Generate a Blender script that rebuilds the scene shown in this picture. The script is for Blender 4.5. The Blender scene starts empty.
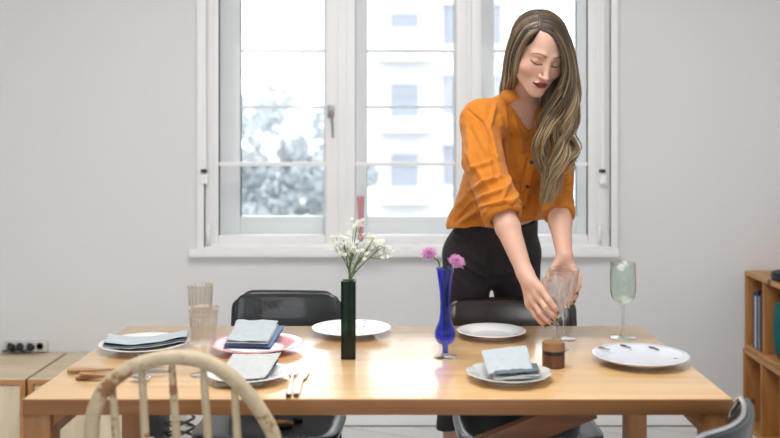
import bpy, bmesh, math, random
import numpy as np
from mathutils import Vector, Matrix, noise as mnoise
PI = math.pi
F = 927.0; CX = 403.0; HY = 134.0; CZ = 1.347
SC = bpy.context.scene
COL = SC.collection
rng = random.Random(7)
nrg = np.random.RandomState(5)

def P(px, py, d):
    """world point seen at pixel (px,py) when it stands d metres away"""
    return Vector(((px-CX)/F*d, d, CZ-(py-HY)/F*d))

# ------------------------------------------------------------------ materials
def s2l(c):
    return tuple(((v/255)/12.92 if v/255 <= .04045 else ((v/255+.055)/1.055)**2.4) for v in c)+(1,)
def newmat(name):
    m = bpy.data.materials.new(name); m.use_nodes = True
    nt = m.node_tree; b = nt.nodes['Principled BSDF']
    return m, nt, b
def setp(b, **k):
    for a, v in k.items():
        b.inputs[a.replace('_', ' ')].default_value = v
def plain(name, c, rough=.5, metal=0, spec=.5, bump=0, bscale=200, coat=0, var=0, vscale=8, sheen=0):
    m, nt, b = newmat(name)
    b.inputs['Base Color'].default_value = s2l(c)
    setp(b, Roughness=rough, Metallic=metal)
    b.inputs['Specular IOR Level'].default_value = spec
    b.inputs['Coat Weight'].default_value = coat
    if sheen: b.inputs['Sheen Weight'].default_value = sheen
    tc = nt.nodes.new('ShaderNodeTexCoord')
    if var:
        n = nt.nodes.new('ShaderNodeTexNoise'); n.inputs['Scale'].default_value = vscale; n.inputs['Detail'].default_value = 6
        nt.links.new(tc.outputs['Object'], n.inputs['Vector'])
        mx = nt.nodes.new('ShaderNodeMix'); mx.data_type = 'RGBA'
        c1 = s2l([max(0, v*(1-var)) for v in c]); c2 = s2l([min(255, v*(1+var)) for v in c])
        mx.inputs[6].default_value = c1; mx.inputs[7].default_value = c2
        nt.links.new(n.outputs['Fac'], mx.inputs[0]); nt.links.new(mx.outputs[2], b.inputs['Base Color'])
    if bump:
        n = nt.nodes.new('ShaderNodeTexNoise'); n.inputs['Scale'].default_value = bscale; n.inputs['Detail'].default_value = 4
        nt.links.new(tc.outputs['Object'], n.inputs['Vector'])
        bp = nt.nodes.new('ShaderNodeBump'); bp.inputs['Strength'].default_value = bump; bp.inputs['Distance'].default_value = .002
        nt.links.new(n.outputs['Fac'], bp.inputs['Height']); nt.links.new(bp.outputs[0], b.inputs['Normal'])
    return m
def wood(name, ca, cb, axis='X', scale=6, stretch=.08, rough=.4, coat=0, knots=False, staves=0, bump=.15):
    m, nt, b = newmat(name); N = nt.nodes; L = nt.links
    tc = N.new('ShaderNodeTexCoord'); mp = N.new('ShaderNodeMapping')
    sc = [scale*6]*3; sc['XYZ'.index(axis)] = scale*6*stretch
    mp.inputs['Scale'].default_value = sc
    L.new(tc.outputs['Object'], mp.inputs['Vector'])
    n = N.new('ShaderNodeTexNoise'); n.inputs['Scale'].default_value = 1.2; n.inputs['Detail'].default_value = 8; n.inputs['Distortion'].default_value = .6
    L.new(mp.outputs[0], n.inputs['Vector'])
    mx = N.new('ShaderNodeMix'); mx.data_type = 'RGBA'
    mx.inputs[6].default_value = s2l(ca); mx.inputs[7].default_value = s2l(cb)
    rp = N.new('ShaderNodeMapRange'); rp.inputs[1].default_value = .3; rp.inputs[2].default_value = .7
    L.new(n.outputs['Fac'], rp.inputs[0]); L.new(rp.outputs[0], mx.inputs[0])
    out = mx.outputs[2]
    if staves:
        br = N.new('ShaderNodeTexBrick'); br.inputs['Scale'].default_value = 1
        br.inputs['Brick Width'].default_value = .55; br.inputs['Row Height'].default_value = staves
        br.inputs['Mortar Size'].default_value = .0; br.offset = .37
        br.inputs['Color1'].default_value = (.86, .86, .86, 1); br.inputs['Color2'].default_value = (1.06, 1.04, 1.0, 1)
        L.new(tc.outputs['Object'], br.inputs['Vector'])
        m2 = N.new('ShaderNodeMix'); m2.data_type = 'RGBA'; m2.blend_type = 'MULTIPLY'; m2.inputs[0].default_value = .8
        L.new(out, m2.inputs[6]); L.new(br.outputs['Color'], m2.inputs[7]); out = m2.outputs[2]
    if knots:
        v = N.new('ShaderNodeTexVoronoi'); v.inputs['Scale'].default_value = 7.5; v.inputs['Randomness'].default_value = 1
        L.new(tc.outputs['Object'], v.inputs['Vector'])
        r2 = N.new('ShaderNodeMapRange'); r2.inputs[1].default_value = .10; r2.inputs[2].default_value = .17
        L.new(v.outputs['Distance'], r2.inputs[0])
        m3 = N.new('ShaderNodeMix'); m3.data_type = 'RGBA'; m3.inputs[6].default_value = s2l((78, 48, 24))
        L.new(r2.outputs[0], m3.inputs[0]); L.new(out, m3.inputs[7]); out = m3.outputs[2]
    L.new(out, b.inputs['Base Color'])
    setp(b, Roughness=rough); b.inputs['Coat Weight'].default_value = coat; b.inputs['Coat Roughness'].default_value = .12
    if bump:
        bp = N.new('ShaderNodeBump'); bp.inputs['Strength'].default_value = bump; bp.inputs['Distance'].default_value = .001
        L.new(n.outputs['Fac'], bp.inputs['Height']); L.new(bp.outputs[0], b.inputs['Normal'])
    return m
def glass(name, tint=(255, 255, 255), dens=.0, refl=1.0, rough=0., ior=1.45, refr=.25):
    """thin glass: tinted see-through + fresnel reflection, with a share of true refraction"""
    m, nt, b = newmat(name); N = nt.nodes; L = nt.links
    N.remove(b); out = [n for n in N if n.type == 'OUTPUT_MATERIAL'][0]
    tr = N.new('ShaderNodeBsdfTransparent'); tr.inputs[0].default_value = s2l(tint)
    gl = N.new('ShaderNodeBsdfGlossy'); gl.inputs['Roughness'].default_value = rough; gl.inputs[0].default_value = (refl, refl, refl, 1)
    rf = N.new('ShaderNodeBsdfGlass'); rf.inputs['IOR'].default_value = ior; rf.inputs['Roughness'].default_value = rough; rf.inputs[0].default_value = s2l(tint)
    lw = N.new('ShaderNodeLayerWeight'); lw.inputs['Blend'].default_value = .5
    pw_ = N.new('ShaderNodeMath'); pw_.operation = 'POWER'; pw_.inputs[1].default_value = 3.; L.new(lw.outputs['Facing'], pw_.inputs[0])
    fr = N.new('ShaderNodeMapRange'); fr.inputs[3].default_value = .035; fr.inputs[4].default_value = .85; L.new(pw_.outputs[0], fr.inputs[0])
    m1 = N.new('ShaderNodeMixShader'); L.new(fr.outputs[0], m1.inputs[0]); L.new(tr.outputs[0], m1.inputs[1]); L.new(gl.outputs[0], m1.inputs[2])
    m2 = N.new('ShaderNodeMixShader'); m2.inputs[0].default_value = refr
    L.new(m1.outputs[0], m2.inputs[1]); L.new(rf.outputs[0], m2.inputs[2]); L.new(m2.outputs[0], out.inputs[0])
    return m
def attrmat(name, rough=.5, sss=0, attr='Col', sheen=0, spec=.4, bump=0, bscale=300, weave=False):
    m, nt, b = newmat(name)
    a = nt.nodes.new('ShaderNodeAttribute'); a.attribute_name = attr
    nt.links.new(a.outputs['Color'], b.inputs['Base Color'])
    setp(b, Roughness=rough); b.inputs['Specular IOR Level'].default_value = spec
    if sss:
        b.inputs['Subsurface Weight'].default_value = sss; b.inputs['Subsurface Scale'].default_value = .012
        b.inputs['Subsurface Radius'].default_value = (1, .35, .2)
    if sheen: b.inputs['Sheen Weight'].default_value = sheen
    return m

# ------------------------------------------------------------------ objects
def link(name, me, mat=None, parent=None, loc=None, smooth=True):
    o = bpy.data.objects.new(name, me); COL.objects.link(o)
    if mat:
        for m in (mat if isinstance(mat, (list, tuple)) else [mat]): me.materials.append(m)
    if parent is not None: o.parent = parent
    if loc is not None: o.location = loc
    if smooth:
        me.polygons.foreach_set('use_smooth', [True]*len(me.polygons))
    return o
def tag(o, label=None, cat=None, group=None, kind=None):
    if label: o['label'] = label
    if cat: o['category'] = cat
    if group: o['group'] = group
    if kind: o['kind'] = kind
    return o
def thing(name, loc, label, cat, group=None, rz=0):
    o = bpy.data.objects.new(name, None); COL.objects.link(o); o.empty_display_size = .05
    o.location = loc; o.rotation_euler = (0, 0, rz)
    return tag(o, label, cat, group)
def copy_tree(o, parent=None):
    c = o.copy(); COL.objects.link(c); c.parent = parent
    for ch in list(o.children): copy_tree(ch, c)
    return c
def mesh_from(name, vs, fs):
    me = bpy.data.meshes.new(name); me.from_pydata([tuple(v) for v in vs], [], [tuple(f) for f in fs]); me.update()
    return me
class MB:
    """collects shapes into ONE mesh"""
    def __init__(s): s.v = []; s.f = []
    def add(s, vs, fs):
        n = len(s.v); s.v += [tuple(v) for v in vs]; s.f += [tuple(i+n for i in f) for f in fs]; return s
    def box(s, a, b, bev=0, M=None):
        x0, y0, z0 = [min(p, q) for p, q in zip(a, b)]; x1, y1, z1 = [max(p, q) for p, q in zip(a, b)]
        bm = bmesh.new(); bmesh.ops.create_cube(bm, size=1)
        for v in bm.verts:
            v.co = Vector(((x0+x1)/2+v.co.x*(x1-x0), (y0+y1)/2+v.co.y*(y1-y0), (z0+z1)/2+v.co.z*(z1-z0)))
        if bev: bmesh.ops.bevel(bm, geom=bm.edges[:], offset=bev, segments=2, affect='EDGES', profile=.6)
        bm.verts.index_update()
        vs = [(M @ v.co if M else v.co.copy()) for v in bm.verts]; fs = [[q.index for q in f.verts] for f in bm.faces]
        bm.free(); return s.add(vs, fs)
    def beam(s, a, b, w, h, up=(0, 0, 1), bev=0):
        a = Vector(a); b = Vector(b); d = b-a; L = d.length; z = d.normalized()
        x = Vector(up).cross(z)
        if x.length < 1e-5: x = Vector((1, 0, 0))
        x.normalize(); y = z.cross(x)
        M = Matrix.Translation(a) @ Matrix((x, y, z)).transposed().to_4x4()
        return s.box((-w/2, -h/2, 0), (w/2, h/2, L), bev, M)
    def tube(s, pts, r, seg=10, cap=True, up=None):
        pts = [Vector(p) for p in pts]; n = len(pts)
        rs = r if isinstance(r, (list, tuple)) else [r]*n
        vs = []; fs = []; ref = None
        for i in range(n):
            t = (pts[min(i+1, n-1)]-pts[max(i-1, 0)]).normalized()
            if ref is None:
                ref = Vector((0, 0, 1)) if abs(t.z) < .9 else Vector((1, 0, 0))
            x = ref-t*ref.dot(t); x.normalize(); ref = x; y = t.cross(x)
            for k in range(seg):
                a = 2*PI*k/seg; vs.append(pts[i]+(x*math.cos(a)+y*math.sin(a))*rs[i])
        for i in range(n-1):
            for k in range(seg):
                k2 = (k+1) % seg
                fs.append((i*seg+k, i*seg+k2, (i+1)*seg+k2, (i+1)*seg+k))
        if cap:
            fs.append(tuple(range(seg))[::-1]); fs.append(tuple((n-1)*seg+k for k in range(seg)))
        return s.add(vs, fs)
    def lathe(s, prof, seg=48, c=(0, 0, 0), fn=None, M=None):
        """prof: list of (r,z); fn(r,z,ang)->(r,z)"""
        vs = []; fs = []; n = len(prof)
        for r, z in prof:
            for k in range(seg):
                a = 2*PI*k/seg; rr, zz = fn(r, z, a) if fn else (r, z)
                v = Vector((rr*math.cos(a), rr*math.sin(a), zz))
                if M: v = M @ v
                vs.append(v+Vector(c))
        for i in range(n-1):
            for k in range(seg):
                k2 = (k+1) % seg; fs.append((i*seg+k, i*seg+k2, (i+1)*seg+k2, (i+1)*seg+k))
        if prof[0][0] < .004: fs.append(tuple(range(seg))[::-1])
        if prof[-1][0] < .004: fs.append(tuple((n-1)*seg+k for k in range(seg)))
        return s.add(vs, fs)
    def ball(s, c, r, seg=10, rings=7, sc=(1, 1, 1)):
        c = Vector(c); vs = []; fs = []
        for i in range(rings+1):
            th = PI*i/rings
            for k in range(seg):
                a = 2*PI*k/seg
                vs.append(c+Vector((math.sin(th)*math.cos(a)*sc[0], math.sin(th)*math.sin(a)*sc[1], math.cos(th)*sc[2]))*r)
        for i in range(rings):
            for k in range(seg):
                k2 = (k+1) % seg; fs.append((i*seg+k, (i+1)*seg+k, (i+1)*seg+k2, i*seg+k2))
        return s.add(vs, fs)
    def build(s, name, mat, parent=None, loc=None, smooth=False, auto=None, sub=0, clean=True):
        me = mesh_from(name, s.v, s.f)
        if clean or auto is not None:
            bm = bmesh.new(); bm.from_mesh(me)
            bmesh.ops.remove_doubles(bm, verts=bm.verts, dist=1e-6)
            bmesh.ops.recalc_face_normals(bm, faces=bm.faces)
            bm.to_mesh(me); bm.free()
        o = link(name, me, mat, parent, loc, smooth or auto is not None)
        if auto is not None:
            me.set_sharp_from_angle(angle=math.radians(auto))
        if sub:
            md = o.modifiers.new('s', 'SUBSURF'); md.levels = sub; md.render_levels = sub
        return o
def catmull(pts, n):
    """resample control points (numpy kxD) to n points with a Catmull-Rom spline"""
    p = np.asarray(pts, float); k = len(p)
    p = np.vstack([2*p[0]-p[1], p, 2*p[-1]-p[-2]])
    t = np.linspace(0, k-1-1e-9, n); i = t.astype(int); f = (t-i)[:, None]
    a, b, c, d = p[i], p[i+1], p[i+2], p[i+3]
    return .5*((2*b)+(-a+c)*f+(2*a-5*b+4*c-d)*f**2+(-a+3*b-3*c+d)*f**3)
def pad(w, h, th, rnd=.7, N=24, curve=lambda x, y: 0., edge=.35, pw=2):
    """rounded cushion/shell in local XZ-plane (x across, z up), bulging along -y; curve gives y offset"""
    vs = []; fs = []
    def pt(i, j, side):
        u = -1+2*i/N; v = -1+2*j/N
        x = u*math.sqrt(1-rnd*abs(v)**pw/2); y = v*math.sqrt(1-rnd*abs(u)**pw/2)
        e = max(0, 1-max(abs(u), abs(v))**8)**.5
        t = th/2*(edge+(1-edge)*e)
        X = x*w/2/ (1); Z = y*h/2
        return (X, curve(X, Z)+side*t, Z)
    idx = {}
    for side in (-1, 1):
        for i in range(N+1):
            for j in range(N+1):
                idx[(side, i, j)] = len(vs); vs.append(pt(i, j, side))
    for side in (-1, 1):
        for i in range(N):
            for j in range(N):
                q = (idx[(side, i, j)], idx[(side, i+1, j)], idx[(side, i+1, j+1)], idx[(side, i, j+1)])
                fs.append(q if side < 0 else q[::-1])
    def rim():
        r = [(i, 0) for i in range(N)]+[(N, j) for j in range(N)]+[(i, N) for i in range(N, 0, -1)]+[(0, j) for j in range(N, 0, -1)]
        return r
    r = rim()
    for a in range(len(r)):
        b = (a+1) % len(r)
        fs.append((idx[(-1,)+r[b]], idx[(-1,)+r[a]], idx[(1,)+r[a]], idx[(1,)+r[b]]))
    rimpts = []
    for i, j in r:
        p = pt(i, j, 0); rimpts.append(p)
    return vs, fs, rimpts

# ------------------------------------------------------------------ implicit surfaces
class SDF:
    def __init__(s, lo, hi, h):
        s.h = h; s.lo = np.array(lo, np.float32); s.n = np.ceil((np.array(hi)-np.array(lo))/h).astype(int)+1
        s.d = np.full(s.n, .5, np.float32)
    def region(s, lo, hi):
        a = np.maximum(0, np.floor((np.array(lo)-s.lo)/s.h).astype(int)); b = np.minimum(s.n, np.ceil((np.array(hi)-s.lo)/s.h).astype(int)+1)
        if np.any(b <= a): return None
        sl = tuple(slice(i, j) for i, j in zip(a, b))
        g = [(s.lo[k]+s.h*np.arange(a[k], b[k])).astype(np.float32) for k in range(3)]
        return sl, g[0][:, None, None], g[1][None, :, None], g[2][None, None, :]
    def op(s, lo, hi, fn, k=0., mode='u'):
        m = max(k, .012)*1.2+.006
        r = s.region(np.array(lo)-m, np.array(hi)+m)
        if r is None: return
        sl, X, Y, Z = r
        e = fn(X, Y, Z); d = s.d[sl]
        if mode == 'u':
            if k > 0:
                t = np.maximum(k-np.abs(d-e), 0)/k; s.d[sl] = np.minimum(d, e)-t*t*k*.25
            else: s.d[sl] = np.minimum(d, e)
        elif mode == 's':
            e = -e
            if k > 0:
                t = np.maximum(k-np.abs(d-e), 0)/k; s.d[sl] = np.maximum(d, e)+t*t*k*.25
            else: s.d[sl] = np.maximum(d, e)
    def cap(s, a, b, ra, rb, k=0., mode='u'):
        a = np.array(a, float); b = np.array(b, float); r = max(ra, rb)
        ab = b-a; L2 = float(ab@ab)+1e-12
        def fn(X, Y, Z):
            t = np.clip(((X-a[0])*ab[0]+(Y-a[1])*ab[1]+(Z-a[2])*ab[2])/L2, 0, 1)
            return np.sqrt((X-a[0]-t*ab[0])**2+(Y-a[1]-t*ab[1])**2+(Z-a[2]-t*ab[2])**2)-(ra+(rb-ra)*t)
        s.op(np.minimum(a, b)-r, np.maximum(a, b)+r, fn, k, mode)
    def ell(s, c, r, R=None, k=0., mode='u'):
        c = np.array(c, float); r = np.array(r, float)
        R = np.eye(3) if R is None else np.array(R)   # rows = local axes in world
        m = r.max(); mn = r.min()
        def fn(X, Y, Z):
            x = X-c[0]; y = Y-c[1]; z = Z-c[2]
            l = [R[i, 0]*x+R[i, 1]*y+R[i, 2]*z for i in range(3)]
            k0 = np.sqrt((l[0]/r[0])**2+(l[1]/r[1])**2+(l[2]/r[2])**2)
            k1 = np.sqrt((l[0]/r[0]**2)**2+(l[1]/r[1]**2)**2+(l[2]/r[2]**2)**2)
            return k0*(k0-1)/np.maximum(k1, 1e-6)
        s.op(c-m, c+m, fn, k, mode)
    def ecap(s, a, b, u, ea, eb, k=0., mode='u'):
        """elliptic tapered capsule; u = side direction; ea=(half width, half depth) at a"""
        a = np.array(a, float); b = np.array(b, float); ax = b-a; L = np.linalg.norm(ax); ax = ax/L
        u = np.array(u, float); u = u-ax*(u@ax); u /= np.linalg.norm(u); w = np.cross(ax, u)
        m = max(ea+eb)
        def fn(X, Y, Z):
            x = X-a[0]; y = Y-a[1]; z = Z-a[2]
            t = x*ax[0]+y*ax[1]+z*ax[2]; h = np.clip(t/L, 0, 1); e = t-h*L
            A = ea[0]+(eb[0]-ea[0])*h; B = ea[1]+(eb[1]-ea[1])*h; C = np.minimum(A, B)
            p = (x*u[0]+y*u[1]+z*u[2]); q = (x*w[0]+y*w[1]+z*w[2])
            k0 = np.sqrt((p/A)**2+(q/B)**2+(e/C)**2)
            k1 = np.sqrt((p/A**2)**2+(q/B**2)**2+(e/C**2)**2)
            return k0*(k0-1)/np.maximum(k1, 1e-6)
        s.op(np.minimum(a, b)-m, np.maximum(a, b)+m, fn, k, mode)
    def halfspace(s, p, n, mode='s', within=None):
        """remove everything on the side n points to; within=(lo,hi) box"""
        n = np.array(n, float); n /= np.linalg.norm(n); p = np.array(p, float)
        lo, hi = within if within else (s.lo, s.lo+s.h*s.n)
        r = s.region(lo, hi); sl, X, Y, Z = r
        e = (X-p[0])*n[0]+(Y-p[1])*n[1]+(Z-p[2])*n[2]
        s.d[sl] = np.maximum(s.d[sl], e)
    def mesh(s):
        d = s.d; ins = d < 0; nx, ny, nz = d.shape
        cnt = np.zeros((nx-1, ny-1, nz-1), np.uint8)
        for i in (0, 1):
            for j in (0, 1):
                for k in (0, 1): cnt += ins[i:nx-1+i, j:ny-1+j, k:nz-1+k]
        act = (cnt > 0) & (cnt < 8); del cnt
        fl = np.flatnonzero(act); I, J, K = np.unravel_index(fl, act.shape); del act
        cv = {}
        for i in (0, 1):
            for j in (0, 1):
                for k in (0, 1): cv[(i, j, k)] = d[I+i, J+j, K+k]
        acc = np.zeros((len(fl), 3)); num = np.zeros(len(fl))
        cs = list(cv)
        for A in cs:
            for ax in range(3):
                if A[ax] == 0:
                    B = list(A); B[ax] = 1; B = tuple(B)
                    va, vb = cv[A], cv[B]; cr = (va < 0) != (vb < 0)
                    t = np.where(cr, va/np.where(cr, va-vb, 1), 0)
                    pt = np.array(A, float)[None, :].repeat(len(fl), 0); pt[:, ax] += t
                    acc += pt*cr[:, None]; num += cr
        V = acc/num[:, None]+np.stack([I, J, K], 1); V = V*s.h+s.lo
        sh = (nx-1, ny-1, nz-1); quads = []
        def ci(a, b, c): return np.searchsorted(fl, np.ravel_multi_index((a, b, c), sh))
        for ax in range(3):
            sa = [slice(None)]*3; sb = [slice(None)]*3; sa[ax] = slice(0, -1); sb[ax] = slice(1, None)
            e = ins[tuple(sa)] != ins[tuple(sb)]
            idx = list(np.nonzero(e)); o1, o2 = [q for q in range(3) if q != ax]
            ok = (idx[o1] > 0) & (idx[o2] > 0) & (idx[o1] < sh[o1]) & (idx[o2] < sh[o2])
            idx = [q[ok] for q in idx]; flip = ins[tuple(idx)]
            def cell(p, q):
                t = [x.copy() for x in idx]; t[o1] -= p; t[o2] -= q; return ci(*t)
            q = np.stack([cell(1, 1), cell(0, 1), cell(0, 0), cell(1, 0)], 1)
            if ax == 1: q = q[:, ::-1]
            q = np.where(flip[:, None], q, q[:, ::-1]); quads.append(q)
        return V, np.vstack(quads)
def np_mesh(name, V, Q):
    me = bpy.data.meshes.new(name)
    me.vertices.add(len(V)); me.vertices.foreach_set('co', np.asarray(V, np.float32).ravel())
    k = Q.shape[1]
    me.loops.add(Q.size); me.loops.foreach_set('vertex_index', Q.ravel().astype(np.int32))
    me.polygons.add(len(Q)); me.polygons.foreach_set('loop_start', np.arange(0, Q.size, k, dtype=np.int32))
    me.polygons.foreach_set('use_smooth', np.ones(len(Q), bool))
    me.update(calc_edges=True); me.validate()
    return me
def vnormals(V, Q):
    n = np.cross(V[Q[:, 2]]-V[Q[:, 0]], V[Q[:, 3]]-V[Q[:, 1]]); N = np.zeros_like(V)
    for i in range(4): 
        for c in range(3): N[:, c] += np.bincount(Q[:, i], n[:, c], len(V))
    return N/np.maximum(np.linalg.norm(N, axis=1, keepdims=True), 1e-12)
def relax(V, Q, it=1, lam=.5):
    E = np.vstack([Q[:, [0, 1]], Q[:, [1, 2]], Q[:, [2, 3]], Q[:, [3, 0]]])
    for _ in range(it):
        S = np.zeros_like(V); c = np.bincount(E[:, 0], minlength=len(V))+np.bincount(E[:, 1], minlength=len(V))
        for a in range(3):
            S[:, a] = np.bincount(E[:, 0], V[E[:, 1], a], len(V))+np.bincount(E[:, 1], V[E[:, 0], a], len(V))
        V = V*(1-lam)+lam*S/np.maximum(c, 1)[:, None]
    return V
def set_col(me, C, name='Col'):
    a = me.color_attributes.new(name, 'FLOAT_COLOR', 'POINT')
    C4 = np.ones((len(C), 4), np.float32); C4[:, :3] = C; a.data.foreach_set('color', C4.ravel())
def px_of(V):
    return CX+V[:, 0]/V[:, 1]*F, HY+(CZ-V[:, 2])/V[:, 1]*F
# ------------------------------------------------------------------ palette
M = {}
M['wall'] = plain('wall_paint', (226, 226, 227), .75, bump=.12, bscale=60, spec=.2)
M['ceil'] = plain('ceiling_paint', (235, 235, 235), .9)
M['floor'] = None
M['trim'] = plain('white_gloss_paint', (243, 243, 243), .4, bump=.05, bscale=30)
M['bar'] = plain('glazing_paint', (240, 240, 242), .5)
M['steel'] = plain('brushed_steel', (200, 200, 200), .25, metal=1, var=.05, vscale=40)
M['chrome'] = plain('chrome', (225, 225, 228), .12, metal=1)
M['handle'] = plain('handle_metal', (150, 152, 155), .35, metal=.8)
M['dark'] = plain('dark_metal', (40, 40, 42), .4, metal=.6)
M['pane'] = glass('window_pane', (253, 254, 254), refr=0, refl=.25)
M['tableTop'] = wood('beech_lacquer', (224, 187, 138), (209, 168, 116), 'X', 5, .06, .3, coat=.9, staves=.085, bump=.05)
M['tableLeg'] = wood('shaded_beech_leg', (160, 112, 66), (134, 90, 50), 'Z', 5, .06, .4)  # beech legs, darkened to carry the weaker light on upright faces
M['tableEdge'] = wood('shaded_edge_beech', (146, 98, 56), (124, 80, 42), 'X', 5, .06, .4)  # same beech as the top, darkened for the dimly lit front face
M['brace'] = wood('brown_brace', (128, 78, 44), (98, 56, 30), 'X', 5, .06, .38, coat=.2)
M['birch'] = wood('pale_birch', (228, 214, 190), (212, 194, 164), 'Z', 3, .12, .55, knots=False)
M['birchtop'] = wood('pale_birch_top', (226, 210, 182), (212, 192, 160), 'X', 3, .12, .55)
M['birchedge'] = wood('birch_edge', (196, 142, 88), (172, 118, 66), 'X', 4, .1, .55)
M['pine'] = wood('knotty_pine', (194, 138, 80), (158, 102, 52), 'Z', 3, .1, .5, knots=True)
M['pinetop'] = wood('knotty_pine_top', (206, 158, 100), (178, 124, 70), 'Y', 3, .1, .45, knots=True)

def floor_mat():
    m, nt, b = newmat('whitewashed_boards'); N = nt.nodes; L = nt.links
    tc = N.new('ShaderNodeTexCoord'); br = N.new('ShaderNodeTexBrick'); br.inputs['Scale'].default_value = 1
    br.inputs['Brick Width'].default_value = 1.9; br.inputs['Row Height'].default_value = .14; br.inputs['Mortar Size'].default_value = .002
    br.inputs['Color1'].default_value = s2l((226, 226, 223)); br.inputs['Color2'].default_value = s2l((216, 216, 212)); br.inputs['Mortar'].default_value = s2l((150, 148, 144))
    mp = N.new('ShaderNodeMapping'); mp.inputs['Rotation'].default_value = (0, 0, math.radians(24))
    L.new(tc.outputs['Object'], mp.inputs[0]); L.new(mp.outputs[0], br.inputs['Vector']); L.new(br.outputs['Color'], b.inputs['Base Color'])
    setp(b, Roughness=.45); return m
M['floor'] = floor_mat()

def struct(name, mb, mat, **k):
    o = mb.build(name, mat, **k); o['kind'] = 'structure'; return o
# ------------------------------------------------------------------ room
WY = 4.29; XL, XR = -2.6, 1.935; YB = -2.2; ZT = 2.85
WX0, WX1, WZ0, WZ1 = -.945, .985, .83, 2.55
T = .32
struct('floor', MB().box((XL-.2, YB-.2, -.1), (XR+.2, WY+T, 0)), M['floor'])
struct('ceiling', MB().box((XL-.2, YB-.2, ZT), (XR+.2, WY+T, ZT+.12)), M['ceil'])
w = MB().box((XL, WY, 0), (WX0, WY+T, ZT)).box((WX1, WY, 0), (XR, WY+T, ZT)).box((WX0, WY, 0), (WX1, WY+T, WZ0)).box((WX0, WY, WZ1), (WX1, WY+T, ZT))
struct('wall_back', w, M['wall'])
struct('wall_left', MB().box((XL-.2, YB, 0), (XL, WY+T, ZT)), M['wall'])
struct('wall_right', MB().box((XR, YB, 0), (XR+.2, WY+T, ZT)), M['wall'])
# wall behind the photographer, with two unseen openings added to let in fill light
RW = [(-2.0, -1.2), (.5, 1.3)]; rz0, rz1 = 1.0, 2.4
w = MB().box((XL, YB-.2, 0), (XR, YB, rz0)).box((XL, YB-.2, rz1), (XR, YB, ZT))
for a, b_ in ((XL, RW[0][0]), (RW[0][1], RW[1][0]), (RW[1][1], XR)): w.box((a, YB-.2, rz0), (b_, YB, rz1))
struct('wall_front', w, M['wall'])
bb = MB().box((-1.0, WY-.018, 0), (1.55, WY, .052), .003)
struct('baseboard_back', bb, M['trim'])
struct('trim_1', MB().box((-1.0, WY-.022, 0), (1.55, WY-.018, .004)), plain('floor_gap', (70, 66, 60), .9))

# ------------------------------------------------------------------ window
def X_(px, d): return (px-CX)/F*d
def Z_(py, d): return CZ-(py-HY)/F*d
def frame_box(mb, x0, x1, z0, z1, y0, y1, l, r, b, t, bev=.004):
    mb.box((x0, y0, z0), (x0+l, y1, z1), bev); mb.box((x1-r, y0, z0), (x1, y1, z1), bev)
    mb.box((x0+l, y0, z0), (x1-r, y1, z0+b), bev); mb.box((x0+l, y0, z1-t), (x1-r, y1, z1), bev)
fm = MB()
d0 = 4.27
frame_box(fm, X_(197, d0), X_(618, d0), Z_(249, d0), 2.62, 4.262, 4.292, .034, .034, .012, .05)       # casing
frame_box(fm, X_(204.5, 4.3), X_(611, 4.3), Z_(246.5, 4.3), 2.56, 4.285, 4.36, .036, .068, .012, .05)   # fixed frame
fm.box((X_(338, 4.3), 4.296, .84), (X_(346, 4.3), 4.36, 2.5), .003); fm.box((X_(467.5, 4.3), 4.296, .84), (X_(471, 4.3), 4.36, 2.5), .002)
win = fm.build('window_1', M['trim'], auto=40); win['kind'] = 'structure'
MBs = MB().box((X_(190, 4.27), 4.245, Z_(257, 4.25)), (X_(618, 4.27), 4.29, Z_(249.5, 4.25)), .003)
sillb = MBs.build('window_sill', M['trim'], win, auto=40)
ds = 4.31
def sash(px0, px1, gx0, gx1):
    m = MB(); x0, x1 = X_(px0, ds), X_(px1, ds); z0, z1 = Z_(245, ds), 2.5
    frame_box(m, x0, x1, z0, z1, ds-.022, ds+.02, X_(gx0, ds)-x0, x1-X_(gx1, ds), Z_(234.5, ds)-z0, .06, .006)
    o = m.build('sash', M['trim'], win, auto=40)
    MB().box((X_(gx0, ds)-.005, ds-.014, Z_(166, ds)), (X_(gx1, ds)+.005, ds+.01, Z_(162, ds)), .002).build('glazing_bar', M['trim'], o)
    MB().box((X_(gx0, ds)-.004, ds-.002, Z_(234.5, ds)-.004), (X_(gx1, ds)+.004, ds+.002, 2.445)).build('pane', M['pane'], o)
    return o
s1 = sash(211, 338.5, 219.5, 326); sash(346, 467.5, 355.5, 455.5); sash(471, 597, 481, 587)
# outer casement behind
do = 4.53
def outer(gx0, gx1, px0, px1):
    m = MB(); x0, x1 = X_(px0, do), X_(px1, do); z0 = Z_(240, do)
    frame_box(m, x0, x1, z0, 2.5, do-.02, do+.03, X_(gx0, do)-x0, x1-X_(gx1, do), Z_(216, do)-z0, .05, .005)
    o = m.build('outer_sash', M['trim'], win, auto=40)
    for y in (51, 107, 163.5):
        MB().box((X_(gx0, do)-.004, do-.012, Z_(y+1.3, do)), (X_(gx1, do)+.004, do+.012, Z_(y-1.3, do)), .002).build('glazing_bar', M['bar'], o)
    MB().box((X_(gx0, do)-.004, do-.002, Z_(216, do)-.004), (X_(gx1, do)+.004, do+.002, 2.46)).build('pane', M['pane'], o)
outer(241, 324, 216, 345); outer(367, 453.5, 346, 468); outer(494, 576, 469, 600)
h = MB().box((X_(327.5, 4.28), 4.272, Z_(117.5, 4.28)), (X_(334, 4.28), 4.289, Z_(105, 4.28)), .003)
h.tube([P(331, 111, 4.27), P(331, 111, 4.245)], .006); h.tube([P(331, 110.5, 4.247), P(332.5, 124, 4.247), P(333, 138, 4.25)], [.0065, .005, .004])
h.build('window_handle', M['handle'], s1, auto=50)
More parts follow.
